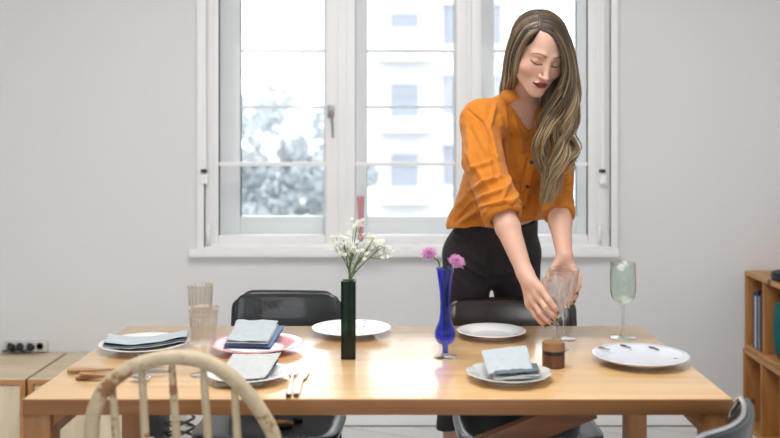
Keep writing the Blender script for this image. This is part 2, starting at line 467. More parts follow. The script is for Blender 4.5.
for px in (204.5, 602.5):   # blind cord channels
    c = MB().box((X_(px-1.7, 4.26), 4.258, Z_(169, 4.26)), (X_(px+1.7, 4.26), 4.264, 2.5)).build('cord_strap', M['trim'], win)
    MB().box((X_(px-3.2, 4.26), 4.246, Z_(172.5, 4.26)), (X_(px+2.5, 4.26), 4.268, Z_(169.5, 4.26)), .002).build('strap_clip', M['dark'], win)
    MB().box((X_(px-3.4, 4.26), 4.250, Z_(184, 4.26)), (X_(px+3.4, 4.26), 4.268, Z_(174, 4.26)), .002).build('clip_plate', M['trim'], win)
for px in (208, 600):
    MB().tube([P(px, 225, 4.265), P(px, 244, 4.265)], .008).build('hinge', M['trim'], win, smooth=True)

# candle on the sill
tc_ = P(361, 238, 4.22)
MB().box((X_(340, 4.2), 4.16, Z_(246, 4.2)), (X_(385, 4.2), 4.262, Z_(241, 4.2)), .004).build('sill_shelf', M['trim'], win)
cb = MB().lathe([(.0, 0), (.012, 0), (.0125, .02), (.0135, .08), (.0165, .18), (.0175, .20), (.015, .202), (0, .19)], 24)
cd = cb.build('candle', plain('dusty_pink_wax', (200, 140, 146), .5, var=.05), loc=(P(360.8, 0, 4.21).x, 4.21, Z_(241, 4.2)), smooth=True)
tag(cd, 'dusty pink tapered candle standing on the window sill behind the white flowers', 'candle')

# ------------------------------------------------------------------ outside
M['facade'] = plain('pale_render', (206, 206, 208), .9, var=.02)
M['fglass'] = plain('facade_window', (136, 140, 150), .3, var=.05)
M['fshade'] = plain('facade_shutter', (178, 180, 185), .8)
M['fpanel'] = plain('facade_panel', (192, 193, 197), .8)
BY = 36.
bl = thing('apartment_building', (X_(440, BY), BY, -9), 'pale white apartment building with rows of windows seen through the middle and right panes', 'building')
def bpart(name, mb, mat, par, **k):
    o = mb.build(name, mat, par, **k); 
    if par is bl: o.matrix_parent_inverse = Matrix.Translation(-bl.location)
    return o
bpart('wall', MB().box((X_(331, BY), BY, -9), (X_(720, BY), BY+8, 11)), M['facade'], bl)
for k, y in enumerate((-62, 8, 78, 148, 218)):
    for (x0, x1) in ((388, 421), (512, 545), (600, 632)):
        z1, z0 = Z_(y+4, BY), Z_(y+42, BY)
        f = MB(); frame_box(f, X_(x0, BY), X_(x1, BY), z0, z1, BY-.1, BY+.05, .10, .10, .12, .08)
        o = bpart('window', f, M['fpanel'], bl)
        MB().box((X_(x0, BY)+.08, BY-.03, z0+.1), (X_(x1, BY)-.08, BY+.02, z0+(z1-z0)*.62)).build('pane', M['fglass'] if k in (2, 3) else M['fshade'], o)
        MB().box((X_(x0, BY)+.08, BY-.06, z0+(z1-z0)*.62), (X_(x1, BY)-.08, BY+.02, z1-.05)).build('shutter', M['fglass'], o)
    for (x0, x1) in ((441, 458), (478, 503)):
        z1, z0 = Z_(y-5, BY), Z_(y+46, BY)
        f = MB(); frame_box(f, X_(x0, BY), X_(x1, BY), z0, z1, BY-.15, BY+.05, .08, .08, .35, .08)
        o = bpart('window', f, M['fpanel'], bl)
        MB().box((X_(x0, BY)+.05, BY-.05, z0+.3), (X_(x1, BY)-.05, BY+.02, z1-.05)).build('pane', M['fglass'], o)
    bpart('balcony_slab', MB().box((X_(377, BY), BY-.9, Z_(y+54, BY)), (X_(432, BY), BY+.1, Z_(y+48, BY))), M['facade'], bl)
bpart('gate_door', MB().box((X_(391, BY), BY-.06, Z_(190, BY)), (X_(419, BY), BY+.02, Z_(168, BY))), M['fglass'], bl)
g = MB().box((-60, 6, -9.2), (60, 70, -9)); go = struct('ground', g, plain('courtyard_paving', (140, 140, 138), .9))
# trees
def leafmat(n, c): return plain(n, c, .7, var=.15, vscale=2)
lm = [leafmat('leaf_hazed_grey', (158, 164, 168)), leafmat('leaf_hazed_dull', (150, 157, 161))]  # leaf colours paled and greyed to paint in the outdoor haze
bark = plain('bark', (124, 124, 124), .9, bump=.3)
def tree(px, py, d, R, label, mi, seed, squash=1.1):
    c = P(px, py, d); r = random.Random(seed)
    t = thing('tree', (c.x, d, -9), label, 'tree', None)
    mb = MB(); zc = c.z+9
    mb.tube([(0, 0, 0), (.1, 0, zc*.4), (0, .05, zc-.2*R), (0, 0, zc+.5*R)], [.16, .13, .08, .02], 8)
    for k in range(9):
        a = r.random()*6.28; mb.tube([(0, .05, zc-.5*R), (math.cos(a)*R*.4, math.sin(a)*R*.4, zc+.1*R), (math.cos(a)*R*.8, math.sin(a)*R*.8, zc+r.uniform(0, .6)*R)], [.05, .03, .01], 6)
    mb.build('trunk', bark, t, smooth=True)
    vs = []; fs = []
    blobs = [(r.gauss(0, .45)*R, r.gauss(0, .4)*R, zc+r.gauss(0, .45)*R*squash, r.uniform(.22, .42)*R) for _ in range(26)]
    for k in range(7500):
        b = r.choice(blobs); u = Vector((r.gauss(0, 1), r.gauss(0, 1), r.gauss(0, 1))).normalized()*b[3]*r.uniform(.6, 1)
        p = Vector(b[:3])+u; a = Vector((r.gauss(0, 1), r.gauss(0, 1), r.gauss(0, 1))).normalized(); q = a.orthogonal().normalized()
        s_ = r.uniform(.05, .09); n = len(vs)
        vs += [p-a*s_, p+q*s_*.5, p+a*s_, p-q*s_*.5]; fs.append((n, n+1, n+2, n+3))
    link('foliage', mesh_from('foliage', vs, fs), lm[mi], t, smooth=False)
tree(284, 168, 20, 1.25, 'hazy grey green tree outside the left pane, the one nearer its centre', 0, 3)
tree(322, 190, 24.5, 1.1, 'hazy tree outside the left pane, cut off by the sash with the handle', 1, 8)
tree(255, 205, 28, 1.5, 'lower hazy tree outside the left pane, at its bottom left corner', 1, 12, .8)

# ------------------------------------------------------------------ dining table
TD0, TD1, TX0, TX1, TZ = 2.09, 2.885, -.857, .7435, .75
tb = thing('dining_table', ((TX0+TX1)/2, (TD0+TD1)/2, 0), 'long light beech wood dining table laid with plates, napkins and vases', 'table')
def tp(name, mb, mat, **k):
    o = mb.build(name, mat, tb, **k); o.matrix_parent_inverse = Matrix.Translation(-tb.location); return o
tp('tabletop', MB().box((TX0, TD0, TZ-.036), (TX1, TD1, TZ), .003), M['tableTop'], auto=40)
tp('edge_shade_strip', MB().box((TX0, TD0-.003, TZ-.036), (TX1, TD0, TZ-.0015), .0005), M['tableEdge'], auto=40)  # thin strip added to paint the shade on the front edge
for x in (TX0, TX1-.062):
    for y in (TD0, TD1-.062):
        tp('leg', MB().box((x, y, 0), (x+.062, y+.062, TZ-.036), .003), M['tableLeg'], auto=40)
for sx in (0, 1):
    x = TX0+.062 if sx == 0 else TX1-.062; s_ = 1 if sx == 0 else -1
    for y in (TD0+.012, TD1-.05):
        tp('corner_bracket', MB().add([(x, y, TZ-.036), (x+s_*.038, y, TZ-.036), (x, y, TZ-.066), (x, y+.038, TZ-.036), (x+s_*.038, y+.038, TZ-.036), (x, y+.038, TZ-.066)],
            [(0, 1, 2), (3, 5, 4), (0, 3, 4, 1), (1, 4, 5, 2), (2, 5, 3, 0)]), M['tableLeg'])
    xr = TX0 if sx == 0 else TX1-.062
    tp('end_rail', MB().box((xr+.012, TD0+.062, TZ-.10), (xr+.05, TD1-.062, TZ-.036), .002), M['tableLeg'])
a = P(592, 405, 2.2); b_ = P(40, 600, 2.2)
tp('diagonal_brace', MB().beam((a.x, 2.2, a.z), (TX0+.05, 2.2, a.z-(a.x-TX0-.05)*.40), .058, .034, up=(0, 1, 0), bev=.003), M['brace'], auto=40)

# ------------------------------------------------------------------ low cabinets (left) and crates (right)
def cabinet(x0, x1, label, nd):
    H = .338; y0, y1 = 3.815, 4.285
    c = thing('low_cabinet', ((x0+x1)/2, (y0+y1)/2, 0), label, 'cabinet', 'low birch cabinets along the window wall')
    off = Matrix.Translation(-c.location)
    def q(name, mb, mat, par=None):
        o = mb.build(name, mat, par or c, auto=40)
        if par is None: o.matrix_parent_inverse = off
        return o
    q('cabinet_top', MB().box((x0, y0, H-.004), (x1, y1, H), .001), M['birchtop'])
    m = MB(); 
    m.box((x0, y0, 0), (x0+.02, y1, H-.004)); m.box((x1-.02, y0, 0), (x1, y1, H-.004)); m.box((x0+.02, y0, H-.024), (x1-.02, y1, H-.004))
    m.box((x0+.02, y0, 0), (x1-.02, y1, .02)); m.box((x0+.02, y1-.01, .02), (x1-.02, y1, H-.024))
    q('body', m, M['birchedge'])
    w = (x1-x0-.04)/nd
    for k in range(nd):
        d = q('door', MB().box((x0+.02+k*w+.003, y0+.008, .022), (x0+.02+(k+1)*w-.003, y0+.026, H-.028), .002), M['birch'])
cabinet(-2.03, -1.556, 'pale birch low cabinet at the far left, below the wall socket strip', 1)
cabinet(-1.544, -1.08, 'pale birch low cabinet partly behind the left end of the table', 1)

def crate(z0, X0, label, name='wooden_crate'):
    H = .358; Y1 = 4.283; n = 4; step = .207; Y0 = Y1-n*step-.022; X1 = X0+.33; th = .021
    c = thing(name, ((X0+X1)/2, (Y0+Y1)/2, z0), label, 'shelf', 'stacked knotty pine shelf crates')
    off = Matrix.Translation(-c.location)
    def q(nm, mb, mat):
        o = mb.build(nm, mat, c, auto=40); o.matrix_parent_inverse = off; return o
    q('top_board', MB().box((X0, Y0, z0+H-th), (X1, Y1, z0+H), .002), M['pinetop'])
    q('bottom_board', MB().box((X0, Y0, z0), (X1, Y1, z0+th), .002), M['pinetop'])
    for k in range(n+1):
        y = Y1-k*step
        q('side_board' if k in (0, n) else 'divider', MB().box((X0+.001, y-.014, z0+th), (X1-.001, y, z0+H-th), .001), M['pine'])
    q('back_board', MB().box((X1-.008, Y0+.01, z0+th), (X1, Y1-.01, z0+H-th)), M['pine'])
crate(.0, 1.570, 'lower knotty pine shelf crate standing on the floor by the right wall')
crate(.359, 1.578, 'upper knotty pine shelf crate holding magazines and a teal bag')
# magazines in the first compartment
mc = [(40, 52, 92), (205, 208, 214), (32, 36, 48), (120, 140, 170), (46, 44, 50)]
lab = ['navy spined magazine in the upper crate, farthest back', 'white spined magazine in the upper crate beside the navy one', 'black spined magazine in the middle of the row in the upper crate',
       'blue grey spined magazine in the upper crate, second from the divider', 'charcoal spined magazine in the upper crate, nearest the divider']
for k in range(5):
    y = 4.20-k*.020; hgt = (.25, .235, .265, .24, .25)[k]
    m = thing('magazine', (1.676, y, .3805), lab[k], 'magazine', 'magazines in the upper crate')
    MB().box((-.085, -.0085, .0005), (.085, -.0075, hgt)).box((-.085, .0075, .0005), (.085, .0085, hgt)).box((-.087, -.0085, .0005), (-.085, .0085, hgt)).build('cover', plain('magazine_cover_%d' % k, mc[k], .4, var=.3, vscale=60), m)
    MB().box((-.085, -.0074, .003), (.083, .0074, hgt-.003)).build('pages', plain('paper_%d' % k, (214, 212, 205), .8), m)
# teal bag
v, f, _ = pad(.16, .26, .10, .6, 16, lambda x, y: .012*math.sin(25*x+9*y))
bag = thing('bag', (1.668, 3.97, .3805), 'teal cloth bag hanging out of the upper crate on the right', 'bag')
o = link('body', mesh_from('b', [(p[0], p[1], p[2]+.13) for p in v], f), plain('teal_cloth', (10, 96, 96), .8, bump=.3, var=.15), bag)
MB().tube([(-.05, 0, .25), (-.04, 0, .285), (.04, 0, .285), (.05, 0, .25)], .006).build('strap', plain('teal_strap', (8, 76, 78), .8), bag, smooth=True)
# black disc
dk = thing('speaker', (1.672, 3.98, .718), 'flat round black speaker lying on top of the upper crate', 'speaker')
MB().lathe([(0, 0), (.078, 0), (.085, .006), (.086, .028), (.080, .036), (.0, .036)], 40).build('body', plain('black_plastic', (28, 30, 36), .45), dk, auto=40)
MB().lathe([(0, .0362), (.066, .0362), (.066, .038), (0, .038)], 40).build('top_disc', plain('charcoal_fabric', (50, 54, 62), .8, bump=.4), dk, auto=40)

# power strip + plugs
ps = thing('power_strip', (X_(26, 4.27), 4.272, Z_(346.5, 4.27)), 'white socket strip on the wall above the far left cabinet', 'socket')
MB().box((-.098, -.012, -.022), (.098, .018, .026), .004).build('housing', plain('white_plastic', (212, 210, 206), .5), ps, auto=40)
for k in range(4):
    MB().lathe([(0, 0), (.019, 0), (.019, .003), (.017, .003), (.016, -.0), (0, -.0)], 20, M=Matrix.Rotation(PI/2, 4, 'X')).build('socket_ring', plain('white_plastic_ring%d' % k, (190, 188, 184), .5), ps, smooth=True).location = (-.068+.045*k, -.012, .003)
for k, (x, l) in enumerate(((-.058, 'black plug at the left end of the white socket strip'), (-.020, 'black round plug in the middle of the white socket strip'), (.030, 'black angled plug at the right of the white socket strip'))):
    m = thing('plug', (ps.location.x+x, 4.258, ps.location.z), l, 'plug', 'black plugs in the wall socket strip')
    MB().lathe([(0, .0), (.015, 0), (.016, .012), (.010, .026), (0, .028)], 16, M=Matrix.Rotation(PI/2, 4, 'X')).build('plug_body', plain('plug_rubber%d' % k, (24, 26, 30), .5), m, smooth=True)
    MB().tube([(0, -.024, 0), (-.01, -.03, -.006), (-.03, -.02, -.015), (-.045, .0, -.017)], .004).build('cable', plain('cable_rubber%d' % k, (20, 22, 26), .5), m, smooth=True)

# box and cable under the table on the left
bx = thing('storage_box', (X_(155, 3.9)+.0, 3.95, 0), 'black box with a white label standing on the floor under the table', 'box')
MB().box((-.028, -.09, 0), (.028, .09, .19), .004).build('body', plain('black_box', (20, 20, 24), .5), bx, auto=40)
MB().box((-.018, -.0915, .03), (.008, -.0900, .085), .0003).build('label', plain('white_sticker', (225, 225, 225), .6), bx)
cc = MB(); pts = []
for k in range(60):
    a = k*.33; pts.append((math.cos(a)*(.055+.01*math.sin(k)), math.sin(a)*.055, .008+.0022*k))
cc.tube(pts, .006, 6)
tag(cc.build('cable_coil', plain('dark_cable', (48, 52, 48), .5), loc=(X_(179, 3.95), 3.95, 0), smooth=True), 'dark coiled cable on the floor between the black box and the black chair', 'cable')
# ------------------------------------------------------------------ chairs
M['leather'] = plain('black_leather', (14, 20, 24), .3, bump=.2, bscale=120, coat=.2)
M['leather2'] = plain('dark_teal_leather', (18, 36, 42), .25, bump=.15, bscale=120, coat=.3)
M['veneer'] = wood('dark_veneer', (44, 31, 26), (28, 20, 18), 'Z', 9, .08, .18, coat=.4)
M['tubeb'] = plain('black_tube', (26, 24, 26), .25, metal=.5)
M['trimg'] = plain('worn_edge', (70, 76, 78), .3, metal=.3)
M['foam'] = plain('torn_foam', (196, 152, 84), .9, bump=.8, bscale=300)
def dchair(x, y, rz, label, backmat, seatmat, bw, bh, btop, sw, sd, rimmat, seatz=.45, rnd=.62):
    """local: sitter faces -y (towards the table and the camera)"""
    c = thing('dining_chair', (x, y, 0), label, 'chair', 'black dining chairs', rz)
    # seat
    v, f, rim = pad(sw, sd, .04, .6, 24, lambda a, b: 0, pw=5)
    vs = [(p[0], -p[2], seatz-.02-p[1]-.012*math.exp(-(p[0]**2+p[2]**2)/.02)) for p in v]
    link('seat', mesh_from('seat', vs, f), seatmat, c)
    # back
    yb = sd/2+.05; cy = btop-bh/2
    v, f, rim = pad(bw, bh, .020, rnd, 28, lambda a, b: -.0, pw=14)
    def cv(p): 
        a, t, b = p
        return (a, yb+(b+bh/2)*.16-a*a*.35+t, cy+b)
    o = link('backrest', mesh_from('back', [cv(p) for p in v], f), backmat, c)
    mb = MB(); rp = [cv(p) for p in rim]; mb.tube(rp+[rp[0]], .003, 8, cap=False)
    mb.build('edge_trim', rimmat, o, smooth=True)
    for s_ in (-1, 1):
        x1 = s_*(sw/2-.045)
        MB().tube([(x1, -sd/2+.05, seatz-.035), (x1+s_*.02, -sd/2+.02, 0.008)], .011, 12).build('leg', M['tubeb'], c, smooth=True)
        MB().tube([(x1+s_*.02, sd/2+.08, 0.008), (x1, sd/2-.02, seatz-.04), (x1-s_*.01, sd/2+.03, seatz+.06), (x1-s_*.03, yb+.025, cy-.02)], .011, 12).build('leg', M['tubeb'], c, smooth=True)
    f_ = MB(); 
    for yy in (-sd/2+.05, sd/2-.03): f_.tube([(-sw/2+.045, yy, seatz-.05), (sw/2-.045, yy, seatz-.05)], .009)
    for s_ in (-1, 1): f_.tube([(s_*(sw/2-.045), -sd/2+.05, seatz-.05), (s_*(sw/2-.045), sd/2-.03, seatz-.05)], .009)
    f_.build('seat_frame', M['tubeb'], c, smooth=True)
    return c
ca = dchair(-.415, 2.93, math.radians(-3), 'black leather dining chair with torn seat behind the left half of the table', M['leather'], M['leather'], .388, .30, .800, .455, .42, M['trimg'])
# torn patch with foam
mb = MB(); r = random.Random(4)
def patch(n, cx, cy, rx, ry, z, seed, mat, nm, par):
    r = random.Random(seed); m = MB(); pts = [(cx+math.cos(k/n*2*PI)*rx*r.uniform(.55, 1.15), cy+math.sin(k/n*2*PI)*ry*r.uniform(.55, 1.15)) for k in range(n)]
    m.add([(p[0], p[1], z) for p in pts]+[(p[0], p[1], z-.012) for p in pts], [tuple(range(n))]+[(i, (i+1) % n, n+(i+1) % n, n+i) for i in range(n)])
    return m.build(nm, mat, par)
seatA = [o for o in ca.children if o.name.startswith('seat')][0]
patch(16, .030, -.035, .040, .016, .4515, 2, M['foam'], 'foam_patch', seatA)
patch(14, .045, -.080, .036, .018, .4520, 5, plain('torn_black', (10, 10, 12), .9), 'tear', seatA)
patch(10, .085, -.010, .022, .010, .4522, 8, plain('torn_black2', (10, 10, 12), .9), 'tear', seatA)
dchair(.385, 2.915, math.radians(2), 'dark brown backed dining chair in front of the standing person', M['veneer'], M['leather2'], .444, .30, .778, .445, .42, M['tubeb'], rnd=.3)

# chair at the near right corner: wrap-round back
cr = thing('tub_chair', (.60, 1.98, 0), 'black tub chair with a curved steel-rimmed back at the near right table corner', 'chair')
off = Matrix.Translation(-cr.location)
path = catmull([(.33, 1.685), (.45, 1.695), (.559, 1.745), (.610, 1.773), (.656, 1.812), (.698, 1.870), (.730, 1.945), (.746, 2.01), (.752, 2.065)], 44)
vs = []; fs = []; n = len(path); top = []
NV = 10
for i, (x, y) in enumerate(path):
    t = np.array(path[min(i+1, n-1)])-np.array(path[max(i-1, 0)]); t = t/np.linalg.norm(t); nn = np.array((t[1], -t[0]))
    e = i/(n-1); arm = min(1, (1-e)/.12)**.5 if e > .88 else 1
    zt = .775-.07*(1-arm) - .05*max(0, (.3-e)/.3)
    zb = .60+.06*(1-arm)
    ring = []
    for k in range(NV*2):
        a = k/(NV*2)*2*PI; cz = (zt+zb)/2+(zt-zb)/2*math.copysign(abs(math.cos(a))**.6, math.cos(a)); o_ = .014*math.copysign(abs(math.sin(a))**.6, math.sin(a))
        lean = (cz-.775)*.22
        vs.append((x+nn[0]*(o_+lean), y+nn[1]*(o_+lean), cz))
    top.append((x+nn[0]*((zt-.775)*.22-.013), y+nn[1]*((zt-.775)*.22-.013), zt-.001))
for i in range(n-1):
    for k in range(NV*2): k2 = (k+1) % (NV*2); fs.append((i*NV*2+k, (i+1)*NV*2+k, (i+1)*NV*2+k2, i*NV*2+k2))
fs.append(tuple(range(NV*2))); fs.append(tuple((n-1)*NV*2+k for k in range(NV*2))[::-1])
o = link('backrest', mesh_from('tub', vs, fs), M['leather2'], cr); o.matrix_parent_inverse = off
mb = MB(); mb.tube(top, .0055, 8); q = mb.build('edge_trim', M['chrome'], o, smooth=True)
v, f, _ = pad(.38, .36, .045, .6, 20)
o = link('seat', mesh_from('tubseat', [(p[0]*.8-p[2]*.6, p[0]*.6+p[2]*.8, .43-p[1]) for p in v], f), M['leather'], cr, loc=(-.13, -.08, 0))
for (lx, ly, zt) in ((.45, 1.80, .425), (.34, 1.98, .415), (.56, 2.01, .415)):
    q = MB().tube([(lx, ly, zt), (lx+(lx-.5)*.3, ly+(ly-1.96)*.3, .008)], .011).build('leg', M['tubeb'], cr, smooth=True); q.matrix_parent_inverse = off
for (lx, ly, bx_, by_) in ((.58, 1.88, .675, 1.90), (.43, 1.77, .47, 1.735)):
    q = MB().tube([(lx, ly, .42), (bx_, by_, .50), (bx_+.005, by_, .62)], .010).build('back_support', M['tubeb'], cr, smooth=True); q.matrix_parent_inverse = off
q = MB().tube([(.60, 1.86, .42), (.68, 1.80, .008)], .011).build('leg', M['tubeb'], cr, smooth=True); q.matrix_parent_inverse = off

# ------------------------------------------------------------------ spindle-back chair in the foreground
def worn():
    m, nt, b = newmat('worn_cream_paint'); N = nt.nodes; L = nt.links
    tc = N.new('ShaderNodeTexCoord')
    n = N.new('ShaderNodeTexNoise'); n.inputs['Scale'].default_value = 13; n.inputs['Detail'].default_value = 5; n.inputs['Roughness'].default_value = .65
    n2 = N.new('ShaderNodeTexNoise'); n2.inputs['Scale'].default_value = 45; n2.inputs['Detail'].default_value = 4
    L.new(tc.outputs['Object'], n.inputs[0]); L.new(tc.outputs['Object'], n2.inputs[0])
    r = N.new('ShaderNodeMapRange'); r.inputs[1].default_value = .555; r.inputs[2].default_value = .60; L.new(n.outputs['Fac'], r.inputs[0])
    a = N.new('ShaderNodeMix'); a.data_type = 'RGBA'; a.inputs[6].default_value = s2l((196, 182, 156)); a.inputs[7].default_value = s2l((164, 144, 112)); L.new(n2.outputs['Fac'], a.inputs[0])
    c = N.new('ShaderNodeMix'); c.data_type = 'RGBA'; c.inputs[7].default_value = s2l((138, 96, 62)); L.new(a.outputs[2], c.inputs[6]); L.new(r.outputs[0], c.inputs[0])
    L.new(c.outputs[2], b.inputs['Base Color']); setp(b, Roughness=.5); return m
M['worn'] = worn()
sc_ = thing('spindle_chair', (-.43, 1.72, 0), 'worn cream painted spindle-back wooden chair in the foreground on the left', 'chair')
off = Matrix.Translation(-sc_.location)
def dd(px): return 1.86+(px-92)/184*.07
hp = [(108, 574), (99, 520), (93.5, 470), (91.5, 438), (93.5, 414), (103, 391), (119, 375), (141, 363.5), (172, 357), (201, 360.5), (226, 373), (248, 394), (266, 420), (274.5, 440), (279, 475), (278, 520), (270, 578)]
def lean(p): return Vector((p.x, p.y+(CZ-.45-(CZ-p.z))*0, p.z))
HP = [P(x, y, dd(x)) for x, y in hp]
HP = [Vector((p.x, p.y, p.z)) for p in HP]
cp = catmull([tuple(p) for p in HP], 90)
mb = MB(); mb.tube([tuple(p) for p in cp], [.0155]*90, 14); q = mb.build('hoop', M['worn'], sc_, smooth=True); q.matrix_parent_inverse = off
for (x0, y0, x1, y1) in ((111.5, 378, 128, 572), (141.5, 360, 152, 574), (171, 354, 186, 575), (202.5, 358, 218, 576), (233.5, 376, 246, 577)):
    a = P(x0, y0, dd(x0)); b_ = P(x1, y1, dd(x1)); c_ = [a.lerp(b_, t) for t in (0, .15, .45, .6, .85, 1)]
    q = MB().tube(c_, [.0062, .0082, .0092, .0098, .0082, .007], 10).build('spindle', M['worn'], sc_, smooth=True); q.matrix_parent_inverse = off
v, f, _ = pad(.43, .42, .036, .8, 24)
q = link('seat', mesh_from('sseat', [(p[0]-.43, 2.075+-.0+p[2]-.36+.0, .445-p[1]) for p in v], f), M['worn'], sc_); q.matrix_parent_inverse = off
for sx in (-1, 1):
    for sy in (-1, 1):
        q = MB().tube([(-.43+sx*.13, 1.71+sy*.12, .43), (-.43+sx*.16, 1.71+sy*.15, .22), (-.43+sx*.19, 1.71+sy*.18, .0)], [.013, .018, .012], 12).build('leg', M['worn'], sc_, smooth=True); q.matrix_parent_inverse = off
    q = MB().tube([(-.43+sx*.16, 1.56, .22), (-.43+sx*.16, 1.86, .22)], .009).build('stretcher', M['worn'], sc_, smooth=True); q.matrix_parent_inverse = off

# ------------------------------------------------------------------ plates
def ceramic(n, c, rough=.15): return plain(n, c, rough, spec=.5, coat=.3)
def plate(x, y, r, label, mat, style='rim', ry=0, extra=None):
    t = thing('plate', (x, y, TZ+.0008), label, 'plate')
    if style == 'coupe': prof = [(0, .004), (r*.5, .005), (r*.75, .009), (r*.92, .016), (r, .0215), (r*1.002, .0225), (r*.995, .0238), (r*.90, .0195), (r*.7, .0125), (r*.45, .008), (0, .007)]; foot = r*.5
    else: prof = [(0, .003), (r*.6, .003), (r*.66, .009), (r*.82, .0145), (r*.97, .0185), (r, .0195), (r*1.0, .0208), (r*.98, .0212), (r*.82, .0175), (r*.67, .0125), (r*.61, .0075), (r*.55, .006), (0, .006)]; foot = r*.56
    fn = None
    if style == 'scallop':
        def fn(rr, z, a): 
            w = max(0, (rr/r-.75)/.25); s_ = abs(math.sin(a*6)); return rr*(1-.045*w*(1-s_**.5)), z+.0015*w*(s_-.5)
    if style == 'ridged':
        def fn(rr, z, a):
            w = 1 if .62*r < rr < .97*r else 0; return rr, z+.0011*w*math.sin(a*44)
    MB().lathe(prof[::-1] if False else prof, 132 if fn else 72, fn=fn).build('dish', mat, t, smooth=True)
    MB().lathe([(foot*1.0, .005), (foot*1.0, .0), (foot*.93, .0), (foot*.93, .005)], 60).build('foot_ring', mat, t, auto=40)
    return t
white = ceramic('white_porcelain', (222, 222, 222)); grey = ceramic('grey_white_porcelain', (204, 208, 206))
pink = ceramic('rose_glaze', (222, 158, 162)); cool = ceramic('cool_white_porcelain', (208, 212, 220))
plate(-.718, 2.57, .121, 'white plate at the left end of the table under a long folded grey napkin', white)
plate(-.405, 2.565, .128, 'ridged pink plate carrying a grey and a blue folded napkin', pink, 'ridged')
plate(-.376, 2.25, .100, 'white plate nearest the foreground chair under a draped grey napkin', white)
def floral():
    m, nt, b = newmat('blue_pattern_porcelain'); N = nt.nodes; L = nt.links
    tc = N.new('ShaderNodeTexCoord'); v = N.new('ShaderNodeTexVoronoi'); v.inputs['Scale'].default_value = 34
    n = N.new('ShaderNodeTexNoise'); n.inputs['Scale'].default_value = 16; n.inputs['Detail'].default_value = 3
    L.new(tc.outputs['Object'], v.inputs['Vector']); L.new(tc.outputs['Object'], n.inputs['Vector'])
    ln = N.new('ShaderNodeVectorMath'); ln.operation = 'LENGTH'; L.new(tc.outputs['Object'], ln.inputs[0])
    r1 = N.new('ShaderNodeMapRange'); r1.inputs[1].default_value = .12; r1.inputs[2].default_value = .22; r1.inputs[3].default_value = 1; r1.inputs[4].default_value = 0; L.new(v.outputs['Distance'], r1.inputs[0])
    r2 = N.new('ShaderNodeMapRange'); r2.inputs[1].default_value = .5; r2.inputs[2].default_value = .56; L.new(n.outputs['Fac'], r2.inputs[0])
    mu = N.new('ShaderNodeMath'); mu.operation = 'MULTIPLY'; L.new(r1.outputs[0], mu.inputs[0]); L.new(r2.outputs[0], mu.inputs[1])
    mx = N.new('ShaderNodeMix'); mx.data_type = 'RGBA'; mx.inputs[6].default_value = s2l((236, 238, 242)); mx.inputs[7].default_value = s2l((92, 112, 165)); L.new(mu.outputs[0], mx.inputs[0])
    L.new(mx.outputs[2], b.inputs['Base Color']); setp(b, Roughness=.15); return m
plate(-.154, 2.765, .118, 'white plate with a fine blue flower pattern behind the dark green vase', floral())
plate(.260, 2.725, .101, 'plain empty white plate beside the blue vase', white)
plate(.257, 2.25, .104, 'grey-white scalloped plate under a folded napkin beside the wooden grinder', grey, 'scallop')
pg = plate(.620, 2.42, .124, 'large white plate with small rose sprigs at the right end of the table', cool, 'coupe')
# rose sprigs on the right plate (flat decals lying on the glaze)
red = plain('rose_red', (150, 34, 56), .3); grn = plain('leaf_print', (56, 92, 78), .3)
for (px, py, ang) in ((599, 348.5, .3), (622, 345.5, -.7), (651.5, 347, .9), (674, 356, .2)):
    q = P(px, py, 2.42); 
    # solve for point on the plate's surface ~ height .020
    z = TZ+.019; d = (CZ-z)*F/(py-HY); c = Vector(((px-CX)/F*d, d, 0))-Vector((.62, 2.42, 0)); c.x *= .97; c.y *= .95
    m = MB(); rr = c.length/.124
    zz = .0045+.0155*max(0, (rr-.35)/.62)**1.6+.004
    for k in range(5 if px < 660 else 0):
        a = k*1.256; m.ball((c.x+.004*math.cos(a), c.y+.004*math.sin(a), zz), .0042, 8, 5, (1, 1, .25))
    if m.v: m.build('rose_print', red, pg, smooth=True)
    m = MB()
    for k in range(4 if px < 660 else 2):
        m.ball((c.x+.008*math.cos(ang)*(k*.55+.7), c.y-.006-.005*k, zz-.0004*k), .0036, 8, 5, (1.3, .7, .25))
    m.build('leaf_print', grn if px < 660 else plain('blue_print', (80, 100, 150), .3), pg, smooth=True)

